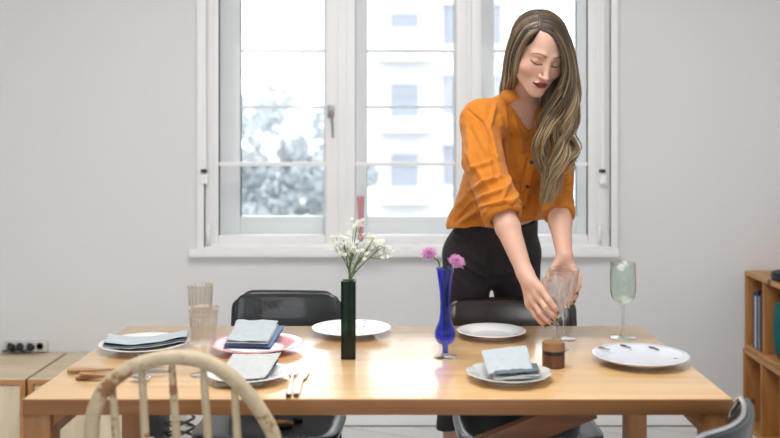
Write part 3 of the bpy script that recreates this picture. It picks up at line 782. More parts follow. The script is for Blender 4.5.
# ------------------------------------------------------------------ napkins
linen = plain('grey_linen', (176, 184, 188), .9, bump=.5, bscale=500, var=.04, vscale=60, sheen=.2)
linen2 = plain('pale_linen', (188, 190, 188), .9, bump=.5, bscale=500, var=.04, vscale=60, sheen=.2)
bluel = plain('blue_linen', (104, 126, 160), .9, bump=.5, bscale=500, var=.05, vscale=60)
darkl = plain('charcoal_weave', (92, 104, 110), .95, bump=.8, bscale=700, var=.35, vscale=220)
def sheet(mb, BL, BR, FR, FL, th, seed=0, amp=.0015, sag=0, N=22, bulge=0, jag=0, ends=1.):
    """soft cloth slab over the quad (back-left, back-right, front-right, front-left); thickness th upward"""
    BL, BR, FR, FL = [Vector(p) for p in (BL, BR, FR, FL)]; r = random.Random(seed); vs = []; fs = []; id_ = {}
    for side in (0, 1):
        for i in range(N+1):
            for j in range(N+1):
                u = i/N; v = j/N
                p = BL.lerp(BR, u).lerp(FL.lerp(FR, u), v)
                nz = mnoise.noise(Vector((p.x*22+seed*3, p.y*22, side*.3)))*amp*3.2+mnoise.noise(Vector((p.x*60+seed, p.y*60, 5)))*amp*1.2
                e = min(1, 6*min(u, 1-u, v, 1-v)+.0)**.5
                h = th*(.55+.45*e) if side else th*(.45-.45*e)
                p = p+Vector((0, 0, h+nz*(.4+.6*e)-sag*4*v*(1-v)*1+bulge*math.exp(-((v-.16)/.12)**2)+0))
                if jag and v > .9: p.y += jag*r.uniform(-1, 1)
                id_[(side, i, j)] = len(vs); vs.append(p)
    for i in range(N):
        for j in range(N):
            fs.append((id_[1, i, j], id_[1, i, j+1], id_[1, i+1, j+1], id_[1, i+1, j])); fs.append((id_[0, i, j], id_[0, i+1, j], id_[0, i+1, j+1], id_[0, i, j+1]))
    rim = [(i, 0) for i in range(N)]+[(N, j) for j in range(N)]+[(i, N) for i in range(N, 0, -1)]+[(0, j) for j in range(N, 0, -1)]
    for a in range(len(rim)):
        b = (a+1) % len(rim); fs.append((id_[(0,)+rim[a]], id_[(1,)+rim[a]], id_[(1,)+rim[b]], id_[(0,)+rim[b]]))
    return mb.add(vs, fs)
def napkin(c, label, parts):
    t = thing('napkin', c, label, 'napkin'); off = Matrix.Translation(-t.location)
    for nm, mb, mat in parts:
        o = mb.build(nm, mat, t, smooth=True); o.matrix_parent_inverse = off
    return t
# napkin on the grey-white scalloped plate
A = [P(481, 351, 2.31), P(526.5, 345.5, 2.32), P(533, 370, 2.205), P(488, 374.5, 2.20)]
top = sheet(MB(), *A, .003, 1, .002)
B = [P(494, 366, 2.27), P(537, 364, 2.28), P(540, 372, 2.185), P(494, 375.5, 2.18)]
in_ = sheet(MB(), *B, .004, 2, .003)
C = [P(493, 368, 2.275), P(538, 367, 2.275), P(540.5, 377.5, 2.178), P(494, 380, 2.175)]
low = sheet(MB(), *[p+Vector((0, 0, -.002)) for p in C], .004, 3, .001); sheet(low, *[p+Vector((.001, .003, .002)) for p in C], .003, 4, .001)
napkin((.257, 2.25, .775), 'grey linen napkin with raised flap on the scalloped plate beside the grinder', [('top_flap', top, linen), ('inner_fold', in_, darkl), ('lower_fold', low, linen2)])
# draped napkin on near-left white plate
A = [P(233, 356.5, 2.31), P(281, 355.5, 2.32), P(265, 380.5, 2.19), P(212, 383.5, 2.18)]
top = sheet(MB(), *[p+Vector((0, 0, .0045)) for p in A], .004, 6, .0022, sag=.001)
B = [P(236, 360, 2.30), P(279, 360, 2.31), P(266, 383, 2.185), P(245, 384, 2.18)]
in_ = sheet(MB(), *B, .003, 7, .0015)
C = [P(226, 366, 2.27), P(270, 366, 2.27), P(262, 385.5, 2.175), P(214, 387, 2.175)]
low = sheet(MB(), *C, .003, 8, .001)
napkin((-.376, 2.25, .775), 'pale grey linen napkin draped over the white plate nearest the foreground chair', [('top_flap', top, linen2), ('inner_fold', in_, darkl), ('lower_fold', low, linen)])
# long napkin on the far left plate
A = [P(108, 334.8, 2.64), P(189, 331.5, 2.66), P(187, 338.5, 2.55), P(104, 342, 2.52)]
top = sheet(MB(), *[p+Vector((0, 0, .002)) for p in A], .006, 9, .0015, sag=.0)
for i, vv in enumerate(top.v):
    u = (vv[0]-A[0].x)/(A[1].x-A[0].x); s_ = -.011*max(0, math.sin(PI*min(1, max(0, u)))); top.v[i] = (vv[0], vv[1]+s_*1.5, vv[2]+s_)
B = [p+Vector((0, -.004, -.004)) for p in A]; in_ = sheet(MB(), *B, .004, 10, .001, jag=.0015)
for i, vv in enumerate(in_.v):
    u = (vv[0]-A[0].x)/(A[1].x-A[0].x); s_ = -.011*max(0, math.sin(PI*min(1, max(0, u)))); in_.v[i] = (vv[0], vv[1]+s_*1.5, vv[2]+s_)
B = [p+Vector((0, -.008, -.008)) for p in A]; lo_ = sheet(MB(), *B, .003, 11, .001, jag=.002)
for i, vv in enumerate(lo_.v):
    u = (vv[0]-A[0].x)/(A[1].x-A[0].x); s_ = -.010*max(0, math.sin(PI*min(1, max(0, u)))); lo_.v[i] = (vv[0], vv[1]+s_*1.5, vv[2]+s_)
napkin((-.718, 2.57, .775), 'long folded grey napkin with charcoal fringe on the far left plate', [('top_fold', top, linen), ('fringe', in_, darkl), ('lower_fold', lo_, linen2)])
# stack on the pink plate: blue napkin with a grey one on top
A = [P(242, 327, 2.65), P(284, 328, 2.66), P(270, 349.5, 2.505), P(223, 348, 2.50)]
b1 = sheet(MB(), *[p+Vector((0, 0, -.004)) for p in A], .006, 12, .001); b2 = sheet(MB(), *[p+Vector((.002, -.002, .004)) for p in A], .006, 13, .001)
napkin((-.40, 2.57, .772), 'blue linen napkin on the pink plate, under the grey one', [('lower_fold', b1, bluel), ('top_fold', b2, bluel)])
A = [P(238, 325, 2.655), P(279, 326, 2.665), P(268, 345.5, 2.50), P(225, 344.5, 2.495)]
g1 = sheet(MB(), *[p+Vector((0, 0, .001)) for p in A], .007, 14, .0015); g2 = sheet(MB(), *[p+Vector((0, .002, .008)) for p in A], .006, 15, .002, bulge=.008)
napkin((-.405, 2.575, .79), 'thick folded grey napkin topping the stack on the pink plate', [('lower_fold', g1, linen), ('top_fold', g2, linen)])

# ------------------------------------------------------------------ glasses
M['clear'] = glass('clear_glass', (247, 245, 242), ior=1.45, refr=.12)
M['crystal'] = glass('cut_crystal', (255, 255, 255), ior=1.5, refr=.22)
M['greeng'] = glass('green_tinted_glass', (243, 248, 245), ior=1.4, refr=0)
M['blueg'] = glass('cobalt_glass', (146, 174, 250), ior=1.5, refr=.08)
M['dkgreen'] = glass('dark_green_glass', (140, 172, 152), ior=1.5, refr=0)
def flute(n, amp, z0, z1):
    def fn(r, z, a):
        w = 1 if z0 < z < z1 else 0
        return r*(1+amp*w*(abs(math.cos(a*n/2))-.6)), z
    return fn
def goblet(px, foot_y, hh, br, label):
    d = (CZ-TZ)*F/(foot_y-HY); t = thing('goblet', ((px-CX)/F*d, d, TZ+.0005), label, 'glass', 'fluted goblets at the left of the table')
    b0 = .066
    out = [(.004, b0), (.014, b0+.003), (br*.72, b0+.010), (br*.80, b0+.03), (br*.90, hh-.012), (br, hh)]
    inn = [(br-.0018, hh), (br*.90-.0025, hh-.012), (br*.80-.003, b0+.03), (br*.66, b0+.014), (.010, b0+.008), (.0, b0+.008)]
    MB().lathe(out+inn, 96, fn=flute(18, .12, b0+.006, hh-.01)).build('bowl', M['clear'], t, smooth=True)
    MB().lathe([(0, 0), (.033, 0), (.034, .0015), (.030, .0035), (.010, .007), (.006, .014), (.0048, .035), (.0075, .05), (.0045, b0+.002), (0, b0+.003)], 32).build('stem', M['clear'], t, smooth=True)
goblet(203.5, 375, .168, .0385, 'fluted clear goblet at the front left, nearer the camera')
goblet(200.3, 343.8, .168, .0385, 'fluted clear goblet showing above the front one at the left')
def crystal(x, y, hh, br, label):
    t = thing('crystal_glass', (x, y, TZ+.0005), label, 'glass', 'cut crystal wine glasses in her hands')
    b0 = hh*.44
    out = [(.005, b0), (.013, b0+.006), (br*.52, b0+.03), (br*.75, b0+.06), (br*.95, hh-.006), (br, hh)]
    inn = [(br-.002, hh), (br*.92, hh-.006), (br*.71, b0+.06), (br*.46, b0+.034), (.006, b0+.012), (0, b0+.012)]
    def fn(r, z, a):
        if b0+.008 < z < hh-.004:
            w = min(1, (hh-z)/.03); return r*(1+.07*w*(abs(math.sin(a*8+z*40))-.5)+.04*w*(abs(math.sin(a*8-z*40))-.5)), z
        return r, z
    pr = []
    pts = out
    for i in range(len(pts)-1):
        for k in range(4 if 1 <= i <= 3 else 1): 
            f_ = k/(4 if 1 <= i <= 3 else 1); pr.append((pts[i][0]*(1-f_)+pts[i+1][0]*f_, pts[i][1]*(1-f_)+pts[i+1][1]*f_))
    pr.append(pts[-1])
    MB().lathe(pr+inn, 128, fn=fn).build('bowl', M['crystal'], t, smooth=True)
    MB().lathe([(0, 0), (.034, 0), (.036, .0015), (.032, .003), (.012, .006), (.006, .012), (.0045, .03), (.0042, b0*.6), (.006, b0*.68), (.010, b0*.78), (.006, b0*.88), (.006, b0+.001), (0, b0+.003)], 32).build('stem', M['crystal'], t, smooth=True)
G1 = (X_(555.8, 2.565), 2.565); G2 = (X_(564, 2.695), 2.695)
crystal(G1[0], G1[1], .197, .041, 'cut crystal wine glass in front, held low by the nearer hand')
crystal(G2[0], G2[1], .206, .047, 'cut crystal wine glass behind, held round its bowl by the farther hand')
# green wine glass
t = thing('wine_glass', (X_(623, 2.71), 2.71, TZ+.0005), 'pale green tinted wine glass standing at the back right of the table', 'glass')
MB().lathe([(.004, .100), (.012, .1015), (.024, .107), (.034, .120), (.0375, .138), (.038, .17), (.0375, .222), (.0365, .222), (.037, .17), (.0362, .138), (.033, .122), (.023, .110), (.010, .1045), (0, .104)], 64).build('bowl', M['greeng'], t, smooth=True)
MB().lathe([(0, 0), (.038, 0), (.0395, .0015), (.036, .003), (.015, .006), (.006, .013), (.0040, .03), (.0038, .07), (.005, .097), (0, .101)], 48).build('stem', M['greeng'], t, smooth=True)

# ------------------------------------------------------------------ vases with flowers
vx, vy = X_(348.7, 2.47), 2.47
t = thing('vase', (vx, vy, TZ+.0005), 'tall square dark green glass vase holding small white flowers', 'vase')
mb = MB(); mb2 = MB(); w2, h2, ti = .0195, .207, .005
mb.box((-w2, -w2, 0), (w2, w2, .008), .001)
for (a0, b0, a1, b1) in ((-w2, -w2, -w2+ti, w2), (w2-ti, -w2, w2, w2), (-w2+ti, -w2, w2-ti, -w2+ti), (-w2+ti, w2-ti, w2-ti, w2)):
    (mb if a1-a0 < .01 else mb2).box((a0, b0, .008), (a1, b1, h2), .0005)
M['edgegreen'] = glass('deep_green_edge', (34, 52, 44), refr=0); mb.build('body', M['edgegreen'], t); mb2.build('glass_face', M['dkgreen'], t)
stem_g = plain('stem_green', (92, 122, 66), .6, var=.2, vscale=40); petal_w = plain('petal_white', (226, 226, 216), .8, var=.04, vscale=80); eye_y = plain('flower_eye', (196, 184, 120), .8)
def sprig(end, label, clusters, seed, base):
    r = random.Random(seed); s = thing('flower_sprig', (vx, vy, TZ+.01), label, 'flower', 'white flower sprigs in the green vase')
    off = Matrix.Translation(-s.location)
    e = P(*end); b0 = Vector((vx+base[0], vy+base[1], TZ+.012)); rimp = Vector((vx+base[0]*-.6+(e.x-vx)*.10, vy+base[1]*.6, TZ+.205))
    pts = catmull([tuple(b0), tuple(b0.lerp(rimp, .5)), tuple(rimp), tuple(rimp.lerp(e, .45)+Vector((0, 0, .01))), tuple(e)], 26)
    m = MB(); m.tube(pts, [.0016]*20+[.0012]*6, 6)
    C = []
    for (cx, cy) in clusters:
        c = P(cx, cy, end[2]+r.uniform(-.015, .015)); C.append(c); j = pts[r.randint(15, 20)]; j = Vector(j)
        m.tube([j, j.lerp(c, .5)+Vector((0, 0, -.004)), c], .0009, 5)
    o = m.build('stem', stem_g, s, smooth=True); o.matrix_parent_inverse = off
    L = MB()
    for k in range(9):
        p = Vector(pts[r.randint(8, 23)]); a = r.uniform(0, 2*PI); l = r.uniform(.014, .034); dr = Vector((math.cos(a), math.sin(a)*.6, r.uniform(.3, 1))).normalized(); sd = dr.cross(Vector((0, 0, 1))).normalized()*.0032
        q = [p, p+dr*l*.4+sd, p+dr*l*.4-sd, p+dr*l, p+dr*l*.4+Vector((0, 0, -.0015))]
        L.add(q, [(0, 1, 4), (0, 4, 2), (1, 3, 4), (4, 3, 2)])
    o = L.build('leaves', stem_g, s); o.matrix_parent_inverse = off
    for c in C+[e]:
        B = MB(); E = MB()
        for k in range(r.randint(3, 5)):
            q = c+Vector((r.gauss(0, .0085), r.gauss(0, .007), r.gauss(0, .006)))
            for g_ in range(6):
                a = g_*1.05+r.random()*.3; pt = q+Vector((math.cos(a)*.0035, math.sin(a)*.0035*.6, math.sin(a)*.0028)); B.ball(pt, .0024, 6, 4, (1, 1, .7))
            E.ball(q+Vector((0, -.002, .001)), .0014, 5, 3)
        ob = B.build('blossom', petal_w, s, smooth=True); ob.matrix_parent_inverse = off
        E.build('flower_eye', eye_y, ob, smooth=True)
sprig((343, 240, 2.44), 'leftmost white flower sprig in the green vase', [(336, 237), (334, 246), (347, 234), (340, 250), (351, 244)], 1, (-.006, .004))
sprig((357, 226, 2.47), 'tallest white flower sprig in the middle of the green vase', [(354, 222), (362, 224), (367, 233), (360, 238)], 2, (.002, .006))
sprig((352, 250, 2.43), 'short white flower sprig at the front of the green vase', [(347, 252), (358, 250), (355, 243), (362, 252)], 3, (.0, -.006))
sprig((371, 243, 2.48), 'white flower sprig leaning to the right in the green vase', [(366, 240), (376, 246), (374, 238), (368, 250)], 4, (.006, .0))
sprig((385, 245, 2.46), 'rightmost white flower sprig reaching far over the vase edge', [(388, 252), (387, 257), (381, 243)], 5, (.008, .006))

bxx, byy = X_(445.2, 2.477), 2.477
t = thing('vase', (bxx, byy, TZ+.0005), 'slender cobalt blue glass bud vase on a clear foot, holding two pink flowers', 'vase')
prof = [(.0085, .012), (.0075, .028), (.009, .034), (.021, .040), (.0275, .053), (.0285, .064), (.024, .080), (.0165, .098), (.0135, .118), (.013, .145), (.0145, .175), (.0185, .205), (.0225, .228), (.0245, .236)]
prof2 = [(r-.002, z) for r, z in prof[:3:-1]]+[(.016, .046), (0, .044)]
fl = lambda r, z, a: (r*(1+(.05*(abs(math.cos(a*6))-.5) if z > .036 else 0)), z+(.004*math.cos(a*10) if z > .225 else 0))
MB().lathe([(0, .010)]+prof+prof2, 96, fn=fl).build('body', M['blueg'], t, smooth=True)
MB().lathe([(0, 0), (.029, 0), (.0305, .0015), (.029, .003), (.014, .006), (.009, .0135), (0, .0135)], 48).build('foot', M['clear'], t, smooth=True)
pk = plain('pink_petal', (186, 124, 168), .7, var=.12, vscale=90); pkc = plain('pink_centre', (150, 88, 134), .8)
def mum(px, py, d, base, label, tilt, seed):
    r = random.Random(seed); s = thing('pink_flower', (bxx, byy, TZ+.05), label, 'flower', 'pink flowers in the blue vase'); off = Matrix.Translation(-s.location)
    c = P(px, py, d); b0 = Vector((bxx+base, byy, TZ+.055)); rp = Vector((bxx-base*.8+(c.x-bxx)*.22, byy, TZ+.235)); pts = catmull([tuple(b0), tuple(rp), tuple(rp.lerp(c, .55)+Vector((0, 0, .006))), tuple(c)], 20)
    o = MB().tube(pts, .0018, 6).build('stem', plain('dark_stem%d' % seed, (70, 86, 50), .6), s, smooth=True); o.matrix_parent_inverse = off
    ax = Vector(tilt).normalized(); x = ax.orthogonal().normalized(); y = ax.cross(x); m = MB()
    for ring, (n, l, up) in enumerate(((22, .024, -.15), (18, .020, .28), (14, .015, .65), (9, .010, 1.3))):
        for k in range(n):
            a = 2*PI*(k+r.random()*.5)/n; dr = (x*math.cos(a)+y*math.sin(a)+ax*up).normalized(); sd = ax.cross(dr).normalized()*.0026; ll = l*r.uniform(.85, 1.1)
            nn = sd.cross(dr).normalized()*.0007
            q = [c+dr*ll*.1-sd*.4, c+dr*ll*.1+sd*.4, c+dr*ll*.6+sd+nn, c+dr*ll+sd*.5, c+dr*ll-sd*.5, c+dr*ll*.6-sd+nn, c+dr*ll*.6-nn*2]
            m.add(q, [(0, 1, 2, 6), (0, 6, 5), (6, 2, 3, 4), (5, 6, 4)])
    o = m.build('petals', pk, s, clean=False); o.matrix_parent_inverse = off
    o = MB().ball(c+ax*.004, .006, 10, 7, (1, 1, 1)).build('flower_centre', pkc, s, smooth=True); o.matrix_parent_inverse = off
mum(429, 253, 2.46, .004, 'pink flower on the left of the blue vase', (-.1, -.55, .8), 1)
mum(457, 261, 2.46, -.004, 'pink flower on the right of the blue vase', (.25, -.6, .7), 2)

# grinder
gx, gy = X_(553.6, 2.375), 2.378
t = thing('pepper_grinder', (gx, gy, TZ+.0005), 'small round wooden grinder with a black band in front of the crystal glasses', 'grinder')
MB().lathe([(0, 0), (.0275, 0), (.0288, .0015), (.0290, .033), (.0, .033)], 48).build('base', wood('walnut', (104, 66, 44), (78, 48, 32), 'Z', 8, .1, .35), t, auto=40)
MB().lathe([(0, .033), (.0283, .033), (.0283, .043), (0, .043)], 48).build('band', plain('black_band', (24, 24, 30), .4), t, auto=40)
MB().lathe([(0, .043), (.0290, .043), (.0290, .060), (.0275, .0635), (.024, .065), (0, .0655)], 48).build('lid', wood('oak_cap', (150, 112, 74), (126, 90, 56), 'X', 8, .1, .5), t, auto=35)

# ------------------------------------------------------------------ cutlery
def onT(px, py, z=TZ+.006):
    d = (CZ-z)*F/(py-HY); return Vector(((px-CX)/F*d, d, z))
M['ivory'] = plain('ivory_handle', (226, 222, 222), .25, coat=.4); M['cap'] = plain('brass_cap', (96, 66, 44), .35, metal=.6); M['olive'] = wood('olive_wood', (188, 150, 104), (140, 102, 64), 'X', 10, .1, .45)
def utensil(kind, a, b, label, hmat, cap=None, hl=.5, grp=None, wide=.0075):
    a, b = Vector(a), Vector(b); L = (b-a).length; d = (b-a).normalized(); ang = math.atan2(d.y, d.x)
    t = thing(kind, (a.x, a.y, a.z), label, kind.split('_')[-1], grp, ang); pitch = math.asin(d.z); t.rotation_euler = (0, -pitch, ang)
    hL = L*hl
    m = MB(); n = 12; vs = []; 
    pts = [(hL*k/n, 0, 0) for k in range(n+1)]; rs = [wide*(.75+.25*math.cos(PI*k/n)) for k in range(n+1)]; rs[0] = wide*.75
    m.tube(pts, rs, 12); m.v = [(x, y, z*.6) for x, y, z in m.v]; m.build('handle', hmat, t, auto=50)
    if cap:
        m = MB().tube([(-.008, 0, 0), (0, 0, 0)], [wide*.8, wide*.85], 12); m.v = [(x, y, z*.62) for x, y, z in m.v]; m.build('end_cap', cap, t, auto=50)
    m = MB(); T = .0009
    def plate2(outl):
        k = len(outl); m.add([(x, y, T) for x, y in outl]+[(x, y, -T) for x, y in outl], [tuple(range(k)), tuple(range(2*k-1, k-1, -1))]+[(i, k+i, k+(i+1) % k, (i+1) % k) for i in range(k)])
    if kind.endswith('knife'):
        plate2([(hL-.002, -.005), (hL+.01, -.008), (L*.85, -.0105), (L*.95, -.008), (L, .004), (L*.9, .007), (hL+.01, .006), (hL-.002, .004)]); nm = 'blade'
    elif kind.endswith('fork'):
        s0 = hL+(L-hL)*.35; plate2([(hL-.002, -.003), (s0-.012, -.003), (s0, -.010), (s0+.014, -.011), (s0+.014, .011), (s0, .010), (s0-.012, .003), (hL-.002, .003)])
        for k in range(4):
            y0 = -.011+k*.0059; plate2([(s0+.0135, y0), (L, y0+.0012), (L, y0+.0026), (s0+.0135, y0+.0042)])
        nm = 'tines'
    else:
        s0 = hL+(L-hL)*.45; plate2([(hL-.002, -.003), (s0, -.0025), (s0, .0025), (hL-.002, .003)])
        m.ball((s0+(L-s0)*.5, 0, .001), 1, 20, 10, ((L-s0)*.52, .017, .003)); nm = 'spoon_bowl'
    m.build(nm, M['steel'], t, auto=40)
    return t
utensil('fork', onT(288.5, 395), onT(294.5, 366), 'fork with ivory handle beside the near white plate', M['ivory'], M['cap'], .55, None)
utensil('knife', onT(296, 394.5), onT(307, 367), 'knife with ivory handle to the right of the ivory fork', M['ivory'], M['cap'], .55, None)
utensil('knife', onT(67.5, 370.5, TZ+.008), onT(166, 367.5, TZ+.006), 'wooden handled knife lying at the back of the left cutlery bundle', M['olive'], None, .5, 'wooden handled cutlery', .0115)
utensil('fork', onT(76, 377, TZ+.007), onT(172, 371.5, TZ+.012), 'wooden handled fork lying at the front of the left cutlery bundle', M['olive'], None, .5, 'wooden handled cutlery', .0115)
utensil('spoon', onT(80, 373.5, TZ+.018), onT(150, 378, TZ+.010), 'wooden handled spoon lying across the left cutlery bundle', M['olive'], None, .55, 'wooden handled cutlery', .007)
# ------------------------------------------------------------------ the person
def A3(px, py, d): return np.array(tuple(P(px, py, d)))
person = None
# key points
HC = A3(538.5, 52, 2.775)                       # head centre, between the ears
yaw, pitch, roll = math.radians(13), math.radians(27), math.radians(8)
fwd = np.array((math.sin(yaw)*math.cos(pitch), -math.cos(yaw)*math.cos(pitch), -math.sin(pitch)))
side0 = np.array((math.cos(yaw), math.sin(yaw), 0.))            # towards her left = image right
up0 = np.cross(side0, -fwd); up0 /= np.linalg.norm(up0)
if up0[2] < 0: up0 = -up0
side = side0*math.cos(roll)-up0*math.sin(roll); up = up0*math.cos(roll)+side0*math.sin(roll)
RH = np.array((side, fwd, up))                   # rows: local x,y,z
def H(x, y, z): return HC+x*side+y*fwd+z*up
pelvis = A3(492, 246, 3.30); waist = A3(502, 205, 3.20); chest = A3(516, 152, 3.06); uchest = A3(519, 120, 2.985); neckb = A3(521, 107, 2.945)
shL = A3(480, 119, 2.90); elL = A3(499, 204, 2.745); wrL = A3(524.5, 272, 2.625)
shR = A3(556, 124, 3.05); elR = A3(558, 205, 2.955); wrR = A3(564.5, 256, 2.80)
uh = np.array((.97, .24, 0)); us = np.array((.86, .51, 0))
h = .0025
S = SDF((.13, 2.44, -.005), (.66, 3.52, 1.76), h)
# torso and legs
S.ecap(pelvis+np.array((0, 0, -.02)), waist, uh, (.150, .098), (.118, .085))
S.ecap(waist, chest, us, (.118, .085), (.130, .090), .05)
S.ecap(chest, uchest, us, (.130, .090), (.115, .075), .05)
S.cap(shL, neckb, .042, .045, .05); S.cap(shR, neckb, .042, .045, .05)
hipL = pelvis+uh*-.085+np.array((0, 0, -.03)); hipR = pelvis+uh*.085+np.array((0, 0, -.03))
knL = A3(461, 352, 3.33); knR = A3(520, 352, 3.36); anL = np.array((A3(452, 470, 3.40)[0], 3.46, .085)); anR = np.array((A3(524, 470, 3.40)[0], 3.43, .085))
for hp_, kn, an in ((hipL, knL, anL), (hipR, knR, anR)):
    S.cap(hp_, kn, .076, .052, .04); S.cap(kn, kn*.6+an*.4, .050, .050, .02); S.cap(kn*.6+an*.4, an, .050, .033, .03)
    S.cap(an+np.array((0, .01, -.05)), an+np.array((-.005, -.13, -.062)), .026, .020, .03)
# arms
for a, b, c in ((shL, elL, wrL), (shR, elR, wrR)):
    m = b*.65+c*.35
    S.cap(a, b, .042, .037, .02); S.cap(b, m, .038, .036, .01); S.cap(m, c, .036, .0235, .01)
# neck
S.cap(neckb, H(0, -.022, -.055), .050, .047, .03); S.cap(neckb+np.array((0, .01, -.03)), neckb, .055, .05, .04)
# head
E3 = RH
S.ell(H(0, -.012, .030), (.073, .092, .083), E3, .02)
S.ell(H(0, .022, -.022), (.0650, .064, .082), E3, .02)
for s_ in (-1, 1):
    S.cap(H(s_*.053, .004, -.048), H(s_*.016, .062, -.098), .017, .0135, .022)
    S.ell(H(s_*.041, .052, -.032), (.023, .020, .022), E3, .018)
    S.ell(H(s_*.0755, -.008, -.012), (.007, .017, .030), E3, .005)
S.ell(H(0, .068, -.104), (.017, .013, .013), E3, .016)
S.ell(H(0, .070, -.070), (.026, .016, .026), E3, .016)
S.cap(H(-.018, .079, .017), H(-.042, .066, .016), .008, .007, .014); S.cap(H(.018, .079, .017), H(.042, .066, .016), .008, .007, .014)
for s_ in (-1, 1):
    S.ell(H(s_*.030, .092, -.003), (.017, .012, .010), E3, .012, 's')
    S.ell(H(s_*.031, .0665, -.003), (.0155, .0145, .0125), E3, .003)
S.cap(H(0, .080, .006), H(0, .101, -.038), .0070, .0082, .012)
S.ell(H(0, .1035, -.0415), (.0098, .0088, .0078), E3, .006)
for s_ in (-1, 1): S.ell(H(s_*.0130, .0915, -.0435), (.0062, .0085, .0060), E3, .004)
S.ell(H(0, .0865, -.0655), (.0235, .0070, .0050), E3, .003); S.ell(H(0, .0845, -.0745), (.0190, .0080, .0066), E3, .0025)
# hands
def chain(pts, r, k0=.008, k=.003):
    p = [A3(*q) for q in pts]
    for i in range(len(p)-1): S.cap(p[i], p[i+1], r[i], r[i+1], k0 if i == 0 else k)
    return p
nails = []
fr = (.0092, .0088, .0078, .0066)
iL = chain([(541.5, 289.5, 2.548), (549, 300.5, 2.523), (554.5, 307.5, 2.518), (557.5, 312.5, 2.524)], fr)
mL = chain([(537.5, 295.5, 2.558), (545.5, 307.5, 2.528), (552.5, 315, 2.524), (556.5, 319.5, 2.530)], fr)
rL = chain([(533, 300.5, 2.572), (540.5, 313, 2.543), (547, 320, 2.536), (551.5, 323.8, 2.540)], fr)
lL = chain([(529, 304, 2.588), (535.5, 315.5, 2.568), (541, 322, 2.56), (545, 325.5, 2.560)], (.0085, .008, .0072, .006))
for q in (iL, mL, rL, lL):
    S.cap(wrL+(q[0]-wrL)*.12, q[0], .0165, .0112, .012)
    tip = q[3]; nails.append((tip+np.array((.001, -.0065, .0005)), .0052))
S.cap(wrL, (wrL+mL[0])/2, .022, .018, .012)
tL = chain([(531, 279, 2.628), (541, 290, 2.632), (549.5, 301, 2.612), (555.5, 309.5, 2.594)], (.015, .0115, .010, .008), .015)
iR = chain([(572, 268, 2.782), (578.8, 276, 2.752), (579.2, 285.5, 2.724), (576, 293.5, 2.702)], fr)
mR = chain([(569.5, 272, 2.79), (576, 284.5, 2.762), (576, 295, 2.735), (573, 302, 2.712)], fr)
rR = chain([(565.5, 274.5, 2.795), (570.5, 289, 2.772), (571.5, 299.5, 2.745), (569.5, 306.5, 2.725)], fr)
lR = chain([(560.5, 275.5, 2.795), (564, 288, 2.778), (566, 297, 2.758), (566, 304, 2.742)], (.0085, .008, .0072, .006))
for q in (iR, mR, rR, lR):
    S.cap(wrR+(q[0]-wrR)*.12, q[0], .0160, .0110, .012)
    nails.append((q[3]+np.array((.004, -.004, .001)), .0055))
S.cap(wrR, (wrR+mR[0])/2, .021, .018, .012)
tR = chain([(558, 262, 2.79), (550.5, 272, 2.772), (546.5, 281, 2.745), (547, 290, 2.722)], (.014, .011, .0095, .0075), .014)
V, Q = S.mesh(); V = relax(V, Q, 2, .4)
# colours
L_ = (V-HC)@RH.T; x, y, z = L_[:, 0], L_[:, 1], L_[:, 2]
skin = np.array(s2l((204, 162, 142))[:3]); C = np.tile(skin, (len(V), 1))
def blend(mask, c):
    global C
    c = np.array(s2l(c)[:3]); mask = np.clip(mask, 0, 1)[:, None]; C = C*(1-mask)+c*mask
head = (np.abs(x) < .1) & (y > .03) & (z > -.13) & (z < .13)
ax = np.abs(x)
g = lambda u, s: np.exp(-(u/s)**2)
blend(head*.25*g(ax-.040, .016)*g(z+.034, .016), (214, 138, 118))
blend(head*.35*g(x, .010)*g(z+.042, .008), (214, 150, 130))
blend(head*.35*g(ax-.030, .016)*g(z-.004, .009), (176, 124, 104))          # eyelids, soft make-up
# brows
bx_ = np.clip((ax-.012)/.036, 0, 1); bz = .0165+.0065*np.sin(bx_*2.4)-.004*bx_**2
blend(head*((ax > .011) & (ax < .050))*np.clip(1.6-np.abs(z-bz)/(.0030-.0016*bx_), 0, 1)*.85, (92, 66, 50))
# lash line
ex = (ax-.031)/.0155; lz = -.0085-.0035*(1-ex**2)+.0028*np.clip(ex, 0, 1)
blend(head*(np.abs(ex) < 1.12)*np.clip(1.7-np.abs(z-lz)/.0016, 0, 1), (36, 24, 22))
# lips
lx = x/.0245; ut = -.0600-.0060*np.abs(lx)**1.6-.0014*g(x, .003); ub = -.0695-.0004*lx**2
lt = ub; lb = -.0800+.0095*lx**2
lipm = head*(np.abs(lx) < 1)*np.clip((ut-z)/.0010, 0, 1)*np.clip((z-lb)/.0010, 0, 1)*(y > .06)
blend(lipm, (122, 34, 48)); blend(lipm*np.clip(1.5-np.abs(z-ub)/.0010, 0, 1), (66, 14, 24))  # darkest line paints the shaded crease between the lips
for s_ in (-1, 1): blend(head*g(x-s_*.0065, .0026)*g(z+.0485, .0018)*(y > .085)*.8, (120, 66, 52))
for c, r in nails: blend(np.clip(1.6-np.linalg.norm(V-c, axis=1)/r*1.2, 0, 1), (40, 66, 72))
me = np_mesh('person', V, Q); set_col(me, C)
person = link('person', me, attrmat('skin', .45, .12, spec=.35))
tag(person, 'person with long wavy blond hair in a mustard shirt and black trousers, bending to set a crystal glass on the table', 'person')
person['label'] = 'person with long blond hair in a mustard shirt and black trousers setting down crystal glasses'

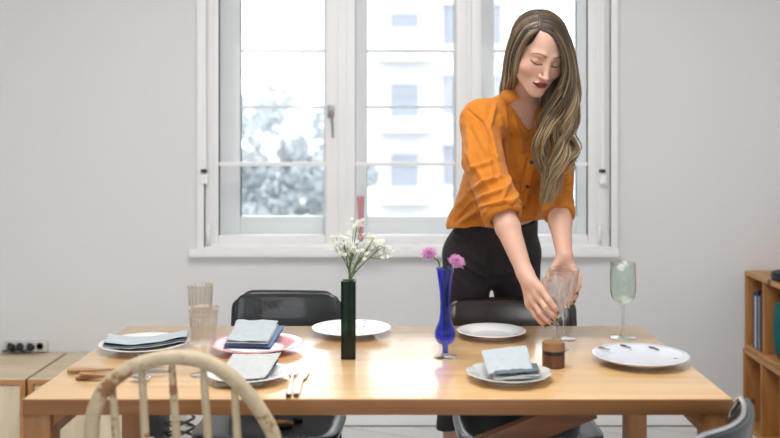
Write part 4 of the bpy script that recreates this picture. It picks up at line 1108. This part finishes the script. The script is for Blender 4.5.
# ---- trousers
h2_ = .004
S = SDF((.08, 3.02, .04), (.60, 3.62, 1.10), h2_)
top_ = waist*.72+pelvis*.28
S.ecap(pelvis+np.array((0, 0, -.02)), top_, uh, (.167, .118), (.140, .105))
for hp_, kn, an in ((hipL, knL, anL), (hipR, knR, anR)):
    S.cap(hp_, kn, .094, .066, .03); S.cap(kn, kn*.6+an*.4, .066, .068, .02); S.cap(kn*.6+an*.4, an, .068, .07, .02)
S.halfspace((.15, 0, .268), (.25, 0, -1)); S.halfspace(top_+np.array((0, 0, .0)), (0, -.25, 1))
V, Q = S.mesh(); V = relax(V, Q, 2, .5); N = vnormals(V, Q); px, py = px_of(V)
def seg_disp(V, N, folds, K=1.):
    px, py = px_of(V); out = np.zeros(len(V))
    for x0, y0, x1, y1, w_, a in folds:
        dx, dy = x1-x0, y1-y0; t = np.clip(((px-x0)*dx+(py-y0)*dy)/(dx*dx+dy*dy), 0, 1)
        dist = np.hypot(px-x0-t*dx, py-y0-t*dy); fade = np.sin(np.clip(t, .02, .98)*PI)**.5
        out += a*np.exp(-(dist/w_)**2)*(.3+.7*fade)
    return V+N*(out*np.clip(-N[:, 1]*1.5, 0, 1)*K)[:, None]
V = seg_disp(V, N, [(455, 245, 487, 268, 2.5, .004), (489, 240, 489, 275, 1.6, -.005), (500, 262, 535, 250, 2.5, .004), (460, 262, 486, 278, 2, .004), (449, 232, 475, 240, 1.2, -.004), (495, 275, 530, 268, 2, .003),
    (447, 270, 470, 290, 3, .003), (500, 285, 525, 280, 3, .003), (452, 228, 536, 230, 1.0, .002)])
tr = link('trousers', np_mesh('trousers', V, Q), plain('aubergine_twill', (34, 25, 31), .75, bump=.3, bscale=500, var=.1), person)
tr['label'] = 'dark aubergine cropped trousers'
for an, s_ in ((anL, -1), (anR, 1)):
    v, f, _ = pad(.085, .235, .05, .9, 18); a_ = an
    link('shoe', mesh_from('shoe', [(a_[0]+p[0], a_[1]-.05+p[2], .036-p[1]*1.2+.012*max(0, p[2])/.1) for p in v], f), plain('black_shoe%d' % s_, (24, 22, 22), .4), person)

# ---- shirt
h3 = .0032
S = SDF((.07, 2.60, .94), (.68, 3.40, 1.49), h3)
hem = A3(496, 226, 3.225); mid_ = A3(506, 188, 3.15)
S.ecap(hem, mid_, uh*.6+us*.4, (.178, .135), (.148, .120)); S.ecap(mid_, chest, us, (.148, .120), (.152, .112), .05)
S.ecap(chest, uchest, us, (.152, .112), (.135, .088), .05)
S.cap(shL, neckb+np.array((-.01, .01, -.012)), .054, .058, .045); S.cap(shR, neckb+np.array((.01, .01, -.012)), .054, .058, .045)
S.cap(neckb+np.array((0, .01, -.03)), neckb+(H(0, -.02, -.05)-neckb)*.10, .062, .054, .03)
cuL = elL*.86+wrL*.14; cuR = elR*.86+wrR*.14
mL_ = A3(483, 160, 2.83); mR_ = A3(557.5, 165, 3.00)
S.cap(shL+np.array((0, 0, -.005)), mL_, .060, .062, .03); S.cap(mL_, elL, .062, .059, .01); S.cap(elL, cuL+(wrL-elL)*.1, .059, .054, .01)
S.cap(shR, mR_, .054, .054, .03); S.cap(mR_, elR, .054, .050, .01); S.cap(elR, cuR+(wrR-elR)*.1, .050, .046, .01)
# hollow it, open hem, sleeves and neck
d_out = S.d.copy()
S.d = np.maximum(S.d, -(S.d+.0075))
S.halfspace(hem+np.array((0, 0, .006)), (0.10, -.1, -1), within=((.05, 3.03, .90), (.70, 3.45, 1.2)))
dl = (wrL-elL)/np.linalg.norm(wrL-elL); dr_ = (wrR-elR)/np.linalg.norm(wrR-elR)
S.halfspace(cuL, dl, within=(cuL-np.array((.09, .09, .085)), cuL+np.array((.09, .09, .06))))
S.halfspace(cuR, dr_, within=(cuR-np.array((.075, .08, .075)), cuR+np.array((.075, .08, .05))))
nk = H(0, -.022, -.055)-neckb; nk /= np.linalg.norm(nk)
S.cap(neckb-nk*.01, neckb+nk*.12, .050, .056, 0, 's')
V1, V2 = A3(525, 104, 2.86), A3(537, 146, 2.90)
S.cap(V1, V2, .036, .010, .004, 's')
V, Q = S.mesh(); V = relax(V, Q, 3, .5); N = vnormals(V, Q)
folds = [
 # sleeve nearer the left edge of the picture
 (470, 190, 500, 176, 2.4, .006), (474, 200, 508, 188, 2.0, .005), (468, 172, 496, 158, 2.6, .004), (480, 207, 512, 200, 2.0, .005), (465, 150, 490, 190, 2.6, .004), (492, 150, 498, 185, 2.2, -.005),
 (470, 130, 490, 165, 2.6, -.004), (466, 125, 474, 170, 2.4, .004), (490, 130, 497, 160, 2.2, .004),
 # shoulder seam and armhole
 (468, 110, 482, 122, 1.0, -.004), (482, 122, 493, 150, 1.6, -.007), (495, 105, 489, 128, 2.2, .004),
 # body
 (500, 118, 510, 165, 3.0, .005), (508, 130, 520, 185, 2.4, -.004), (515, 118, 524, 150, 2.2, .004), (522, 190, 500, 215, 2.6, .005), (530, 195, 520, 215, 2.2, -.005), (540, 190, 535, 215, 2.2, .005), (512, 175, 500, 205, 2.2, .005),
 (448, 218, 466, 196, 2.4, .006), (455, 222, 474, 204, 1.8, -.005), (462, 222, 480, 208, 2.2, .006), (472, 218, 484, 212, 1.5, -.004), (505, 108, 508, 140, 2, .003),
 (533, 160, 523, 208, 1.0, .003), (528, 158, 517, 206, .9, -.003), (545, 165, 540, 200, 2.4, -.004),
 # farther sleeve
 (552, 175, 571, 168, 2.2, .005), (548, 188, 571, 182, 2.0, -.004), (547, 196, 571, 192, 2.0, .005), (565, 150, 568, 185, 2.0, .003)]
V = seg_disp(V, N, folds, 2.4)
# soft all-over creasing of linen
nz = np.array([mnoise.noise(Vector((p[0]*28, p[1]*16, p[2]*14)))*1.0+mnoise.noise(Vector((p[0]*60, p[1]*40, p[2]*44)))*.5 for p in V]); V = V+N*(nz*.0042)[:, None]
M['mustard'] = plain('mustard_linen', (190, 115, 34), .85, bump=.35, bscale=700, var=.05, vscale=30, sheen=.15, spec=.2)
shirt = link('shirt', np_mesh('shirt', V, Q), M['mustard'], person)
# rolled cuffs
def cuff(c, d, r, wd, nm, seed):
    d = Vector(d); x_ = d.orthogonal().normalized(); y_ = d.cross(x_); Mx = Matrix((x_, y_, d)).transposed().to_4x4()
    pr = [(r-.012, wd*.5), (r-.005, wd*.55), (r+.001, wd*.52), (r+.005, wd*.40), (r+.006, wd*.05), (r+.0045, -wd*.3), (r+.001, -wd*.46), (r-.006, -wd*.5), (r-.012, -wd*.45)]
    def fn(rr, z, a):
        n1 = mnoise.noise(Vector((math.cos(a)*1.7+seed, math.sin(a)*1.7, z*30)))
        n2 = mnoise.noise(Vector((math.cos(a)*4+seed, math.sin(a)*4, z*60)))
        return rr*(1+.05*n1+.03*n2), z+.006*n1
    mb = MB().lathe(pr+[pr[0]], 72, c=tuple(c), fn=fn, M=Mx); return mb.build(nm, M['mustard'], shirt, smooth=True)
cuff(cuL-dl*.005, dl, .054, .042, 'cuff', 1); cuff(cuL-dl*.012, dl, .058, .022, 'cuff', 4)
cuff(cuR-dr_*.005, dr_, .0455, .038, 'cuff', 8)
# collar: a folded band round the neck, open at the front
def ribbon(nm, rows, mat, th=.0025):
    """rows: list of lists of points"""
    vs = [tuple(p) for r in rows for p in r]; n = len(rows[0]); fs = []
    for i in range(len(rows)-1):
        for j in range(n-1): fs.append((i*n+j, i*n+j+1, (i+1)*n+j+1, (i+1)*n+j))
    o = link(nm, mesh_from(nm, vs, fs), mat, shirt); md = o.modifiers.new('t', 'SOLIDIFY'); md.thickness = th; md.offset = 0
    md = o.modifiers.new('s', 'SUBSURF'); md.levels = 1; md.render_levels = 2; return o
ea = np.array(us, float); ea -= nk*(ea@nk); ea /= np.linalg.norm(ea); eb = np.cross(nk, ea)
if eb[1] > 0: eb = -eb          # towards the camera
rows = [[], [], []]
for k in range(25):
    a = math.radians(-128+256*k/24)-PI/2   # opening at the front
    a = math.radians(90+38+ (284*k/24))
    c_ = neckb-nk*.012; rd = ea*math.cos(a)+eb*math.sin(a)
    fr_ = abs(k-12)/12
    rows[0].append(c_+rd*(.060)+nk*(.000)); rows[1].append(c_+rd*(.061)+nk*(.034-.012*fr_)); rows[2].append(c_+rd*(.080+.010*fr_)+nk*(-.004-.026*fr_**3))
ribbon('collar', rows, M['mustard'])
fl = [[A3(500.5, 92.5, 2.858), A3(506, 89.5, 2.852), A3(512, 88, 2.846)], [A3(503.5, 99.5, 2.850), A3(509, 96.5, 2.838), A3(515.5, 93, 2.832)], [A3(506.5, 106.5, 2.846), A3(512, 102.5, 2.832), A3(518.5, 98.5, 2.824)]]
cf = ribbon('collar_flap', fl, M['mustard'], .0035); cf.modifiers.remove(cf.modifiers['s'])
# buttons
from mathutils.bvhtree import BVHTree
bv = BVHTree.FromPolygons([tuple(v) for v in V], [tuple(q) for q in Q])
def on_shirt(px, py, lift=.001):
    o_ = Vector((0, 0, CZ)); dr = (P(px, py, 1)-o_).normalized(); hit, n_, i_, ds_ = bv.ray_cast(o_, dr, 10)
    return hit, n_
for (px_, py_) in ((531.5, 162), (528, 186), (522, 207)):
    hit, n_ = on_shirt(px_, py_)
    if hit is None: continue
    n_ = -n_ if n_.y > 0 else n_; hit = hit+n_*.003
    z_ = n_.normalized(); x_ = z_.orthogonal().normalized(); y_ = z_.cross(x_); Mx = Matrix((x_, y_, z_)).transposed().to_4x4()
    MB().lathe([(0, .0), (.0060, .0), (.0066, .0015), (.0058, .0028), (.0045, .0020), (0, .0020)], 20, c=tuple(hit), M=Mx).build('button', plain('dark_button', (54, 44, 42), .4), shirt, smooth=True)
# placket edge
pl = []
for t in np.linspace(0, 1, 22):
    px_, py_ = 534.5+(521.5-534.5)*t, 152+(212-152)*t
    hit, n_ = on_shirt(px_, py_)
    if hit is not None: pl.append((hit, n_))
pl = [(h_, -n_ if n_.y > 0 else n_) for h_, n_ in pl]
rows = [[h_+n_*.0005+Vector((-.011, 0, 0)) for h_, n_ in pl], [h_+n_*.0026+Vector((-.0085, 0, 0)) for h_, n_ in pl], [h_+n_*.0028 for h_, n_ in pl], [h_+n_*.0026+Vector((.0085, 0, 0)) for h_, n_ in pl], [h_+n_*.0005+Vector((.011, -.0, 0)) for h_, n_ in pl]]
ribbon('placket', rows, M['mustard'], .0012)

# ---- hair
hs = .0035
S = SDF(HC-.19, HC+.19, hs)
S.ell(H(0, -.020, .030), (.0800, .0960, .0865), E3)
S.ell(H(0, -.045, -.03), (.073, .060, .085), E3, .03)
S.cap(A3(556, 66, 2.85), A3(550, 104, 2.875), .027, .030, .02); S.cap(A3(513, 62, 2.86), A3(511, 88, 2.90), .020, .018, .02)
S.ell(H(.002, .13, -.020), (.068, .105, .100), E3, .01, 's')
V, Q = S.mesh(); V = relax(V, Q, 2)
def haircol(t, r, light):
    """root dark ash brown to pale blond ends"""
    root = np.array(s2l((56, 45, 37))[:3]); midc = np.array(s2l((102, 83, 63))[:3]); tip = np.array(s2l((186, 162, 124))[:3])
    t = np.clip(t*1.02+light, 0, 1); c = np.where(t < .45, root+(midc-root)*(t/.45), midc+(tip-midc)*((t-.45)/.55)); return c*(.35+.85*r)
M['hair'] = attrmat('blond_hair', .38, attr='Col', spec=.5)
me = np_mesh('hair', V, Q); set_col(me, np.tile(np.array(s2l((70, 54, 40))[:3]), (len(V), 1)))
hairc = link('hair', me, M['hair'], person); hairc['label'] = 'long wavy ash brown hair fading to blond'
def guides(gs, n=30): return np.array([catmull([tuple(P(*q)) for q in g_], n) for g_ in gs])
NP = 34
GR = guides([
 [(540, 29, 2.695), (551, 34, 2.688), (560, 47, 2.685), (564.5, 65, 2.695), (562.5, 84, 2.725), (551, 103, 2.76), (541, 125, 2.79), (538, 150, 2.82), (543, 178, 2.85), (548, 208, 2.86)],
 [(541, 24, 2.715), (554, 27, 2.71), (564, 43, 2.71), (570, 66, 2.72), (570, 90, 2.735), (563, 112, 2.76), (553, 135, 2.79), (549, 158, 2.82), (550, 182, 2.85), (547, 207, 2.86)],
 [(541, 17, 2.75), (556, 21, 2.75), (568, 43, 2.75), (575, 70, 2.755), (576, 95, 2.77), (573, 115, 2.79), (568, 133, 2.81), (565, 150, 2.82), (559, 170, 2.84), (552, 197, 2.86)],
 [(540, 14, 2.79), (553, 16, 2.80), (567, 36, 2.81), (574, 62, 2.83), (576, 88, 2.84), (575, 112, 2.85), (573, 133, 2.86), (571, 150, 2.86), (567, 162, 2.86), (569, 170, 2.87)],
 [(540, 15, 2.85), (551, 20, 2.88), (558, 40, 2.89), (559, 66, 2.88), (555, 90, 2.875), (549, 112, 2.87), (547, 135, 2.87), (552, 158, 2.87), (560, 175, 2.88), (552, 188, 2.89)]], NP)
GL = guides([
 [(538.5, 30, 2.692), (531, 35, 2.685), (524, 44, 2.70), (518.5, 58, 2.73), (515.5, 74, 2.765), (512, 87, 2.84), (508, 94, 2.93), (505, 103, 3.00), (502, 120, 3.06), (503, 134, 3.10)],
 [(538, 24, 2.715), (525, 26, 2.715), (515, 40, 2.735), (510, 58, 2.765), (508, 76, 2.80), (506, 88, 2.88), (505, 96, 2.97), (504, 106, 3.05), (504, 125, 3.11), (505, 140, 3.14)],
 [(538, 17, 2.75), (525, 18, 2.755), (513, 34, 2.785), (507, 55, 2.815), (504.5, 74, 2.85), (502.5, 88, 2.91), (504, 98, 2.98), (506, 110, 3.07), (508, 126, 3.14), (510, 142, 3.16)],
 [(539, 14, 2.79), (528, 15, 2.81), (517, 30, 2.84), (510, 55, 2.875), (507, 78, 2.90), (508, 94, 2.95), (512, 106, 3.03), (516, 120, 3.10), (518, 136, 3.15), (520, 150, 3.16)],
 [(539, 15, 2.85), (531, 20, 2.88), (524, 40, 2.90), (520, 65, 2.91), (519, 88, 2.93), (521, 104, 3.0), (525, 118, 3.08), (528, 132, 3.13), (530, 145, 3.14), (530, 156, 3.15)]], NP)
hv = []; hf = []; hcol = []
def strands(G, n, seed, wav, phase=0, locks=26):
    r = np.random.RandomState(seed); k = len(G)
    lk = [(r.rand(), r.rand()) for _ in range(locks)]
    for s_ in range(n):
        li = r.randint(locks); lu = lk[li][0]*(k-1); u = lu
        off0 = np.clip(r.normal(0, .13), -.4, .4); u = np.clip(lu+off0, 0, k-1.001); i = int(u); f_ = u-i
        base = G[i]*(1-f_)+G[i+1]*f_
        t = np.linspace(0, 1, NP)[:, None]
        # clump toward the lock's own centre line
        i2 = int(min(lu, k-1.001)); f2 = min(lu, k-1.001)-i2; ctr = G[i2]*(1-f2)+G[i2+1]*f2
        cl = .30*t**1.2; p = base*(1-cl)+ctr*cl
        jit = r.normal(0, 1, 3)*np.array((.0030, .0045, .0030)); p = p+jit*(.35+t*1.3)
        ph = lk[li][1]*6.28+phase; am = wav*np.clip((t-.34)/.45, 0, 1)*(.7+.5*lk[li][0]); fr2 = 2.6+.7*lk[li][1]
        w_ = np.sin(t*fr2*2*PI+ph+r.normal(0, .18)); w2_ = np.cos(t*fr2*2*PI+ph+r.normal(0, .18))
        p = p+np.hstack([w_*am, w2_*am*.8, 0*t])
        q_ = (p-HC)@RH.T-np.array((0, -.020, .030)); rr_ = np.array((.0815, .0980, .0875)); kk = np.linalg.norm(q_/rr_, axis=1, keepdims=True)
        q_ = np.where((kk < 1) & (q_[:, 2:3] > -.10), q_/np.maximum(kk, .2)*(1+.03*r.rand()), q_); p = (q_+np.array((0, -.020, .030)))@RH+HC
        L = 1-.22*r.rand()*(r.rand() < .6); p = catmull(p, NP*3)[:int(NP*3*L):3]; m_ = len(p)
        rad = (.0022+.0010*r.rand())*np.clip(1.12-np.linspace(0, 1, m_)**3, .12, 1)*np.clip(.5+np.linspace(0, 1, m_)*8, 0, 1)
        tt = np.linspace(0, 1, m_)*L; rv = r.rand()*.6+lk[li][1]*.4; lt_ = .35*(r.rand() < .25)+.45*(lk[li][1]-.45)
        b0 = len(hv); tan = np.gradient(p, axis=0); tan /= np.linalg.norm(tan, axis=1, keepdims=True)+1e-9
        ref = np.array((.2, 1., .1)); x_ = np.cross(tan, ref); x_ /= np.linalg.norm(x_, axis=1, keepdims=True)+1e-9; y_ = np.cross(tan, x_)
        for q in range(m_):
            c_ = haircol(np.array([[tt[q]]]), rv, lt_)[0]
            for a in range(4):
                an = a*PI/2; hv.append(p[q]+(x_[q]*math.cos(an)*1.25+y_[q]*math.sin(an)*.8)*rad[q]); hcol.append(c_)
        for q in range(m_-1):
            for a in range(4):
                a2 = (a+1) % 4; hf.append((b0+q*4+a, b0+q*4+a2, b0+(q+1)*4+a2, b0+(q+1)*4+a))
strands(GR, 760, 11, .021, locks=16); strands(GL, 520, 12, .0035, locks=24)
me = np_mesh('strands', np.array(hv), np.array(hf)); set_col(me, np.array(hcol)); link('hair_strands', me, M['hair'], hairc)
# ------------------------------------------------------------------ light, world, camera
wd = bpy.data.worlds.new('sky'); SC.world = wd; wd.use_nodes = True
bg = wd.node_tree.nodes['Background']; bg.inputs[0].default_value = (.93, .96, 1.0, 1); bg.inputs[1].default_value = 2.0
def area(name, loc, rot, sx, sy, power, col=(1, 1, 1)):
    l = bpy.data.lights.new(name, 'AREA'); l.shape = 'RECTANGLE'; l.size = sx; l.size_y = sy; l.energy = power; l.color = col
    o = bpy.data.objects.new(name, l); COL.objects.link(o); o.location = loc; o.rotation_euler = rot; return o
for k, (a, b_) in enumerate(RW):   # fill light added in the unseen rear openings
    area('rear_fill_light', ((a+b_)/2, YB-.1, (rz0+rz1)/2), (PI/2, 0, 0), b_-a, rz1-rz0, 3, (1, 1, 1))
pt = area('sky_portal', ((WX0+WX1)/2, WY+T+.02, (WZ0+WZ1)/2), (-PI/2, 0, 0), WX1-WX0, WZ1-WZ0, 1); pt.data.cycles.is_portal = True
area('added_ceiling_fill', (-.1, 1.9, ZT-.06), (0, 0, 0), 1.5, 1.5, 29, (1, .99, .985))  # unseen soft light added to brighten the room
sun = bpy.data.lights.new('sun', 'SUN'); sun.energy = 1.2; sun.angle = .1; so = bpy.data.objects.new('sun', sun); COL.objects.link(so)
so.rotation_euler = (math.radians(50), 0, math.radians(-35))
cam = bpy.data.cameras.new('camera'); co = bpy.data.objects.new('camera', cam); COL.objects.link(co)
co.location = (0, 0, CZ); co.rotation_euler = (PI/2, 0, 0)
cam.sensor_width = 36; cam.sensor_fit = 'HORIZONTAL'; cam.lens = F/780*36
cam.shift_x = -(CX-390)/780; cam.shift_y = -(219-HY)/780
cam.dof.use_dof = True; cam.dof.focus_distance = 2.75; cam.dof.aperture_fstop = 2.2
SC.camera = co
SC.view_settings.view_transform = 'Standard'; SC.view_settings.look = 'None'; SC.view_settings.gamma = 1; SC.view_settings.use_curve_mapping = False
SC.view_settings.exposure = 1.0
SC.cycles.use_denoising = True
SC.cycles.max_bounces = 14; SC.cycles.transparent_max_bounces = 24; SC.cycles.transmission_bounces = 12; SC.cycles.diffuse_bounces = 6
SC.cycles.caustics_reflective = False; SC.cycles.caustics_refractive = False
SC.cycles.sample_clamp_indirect = 6
bpy.context.view_layer.update()
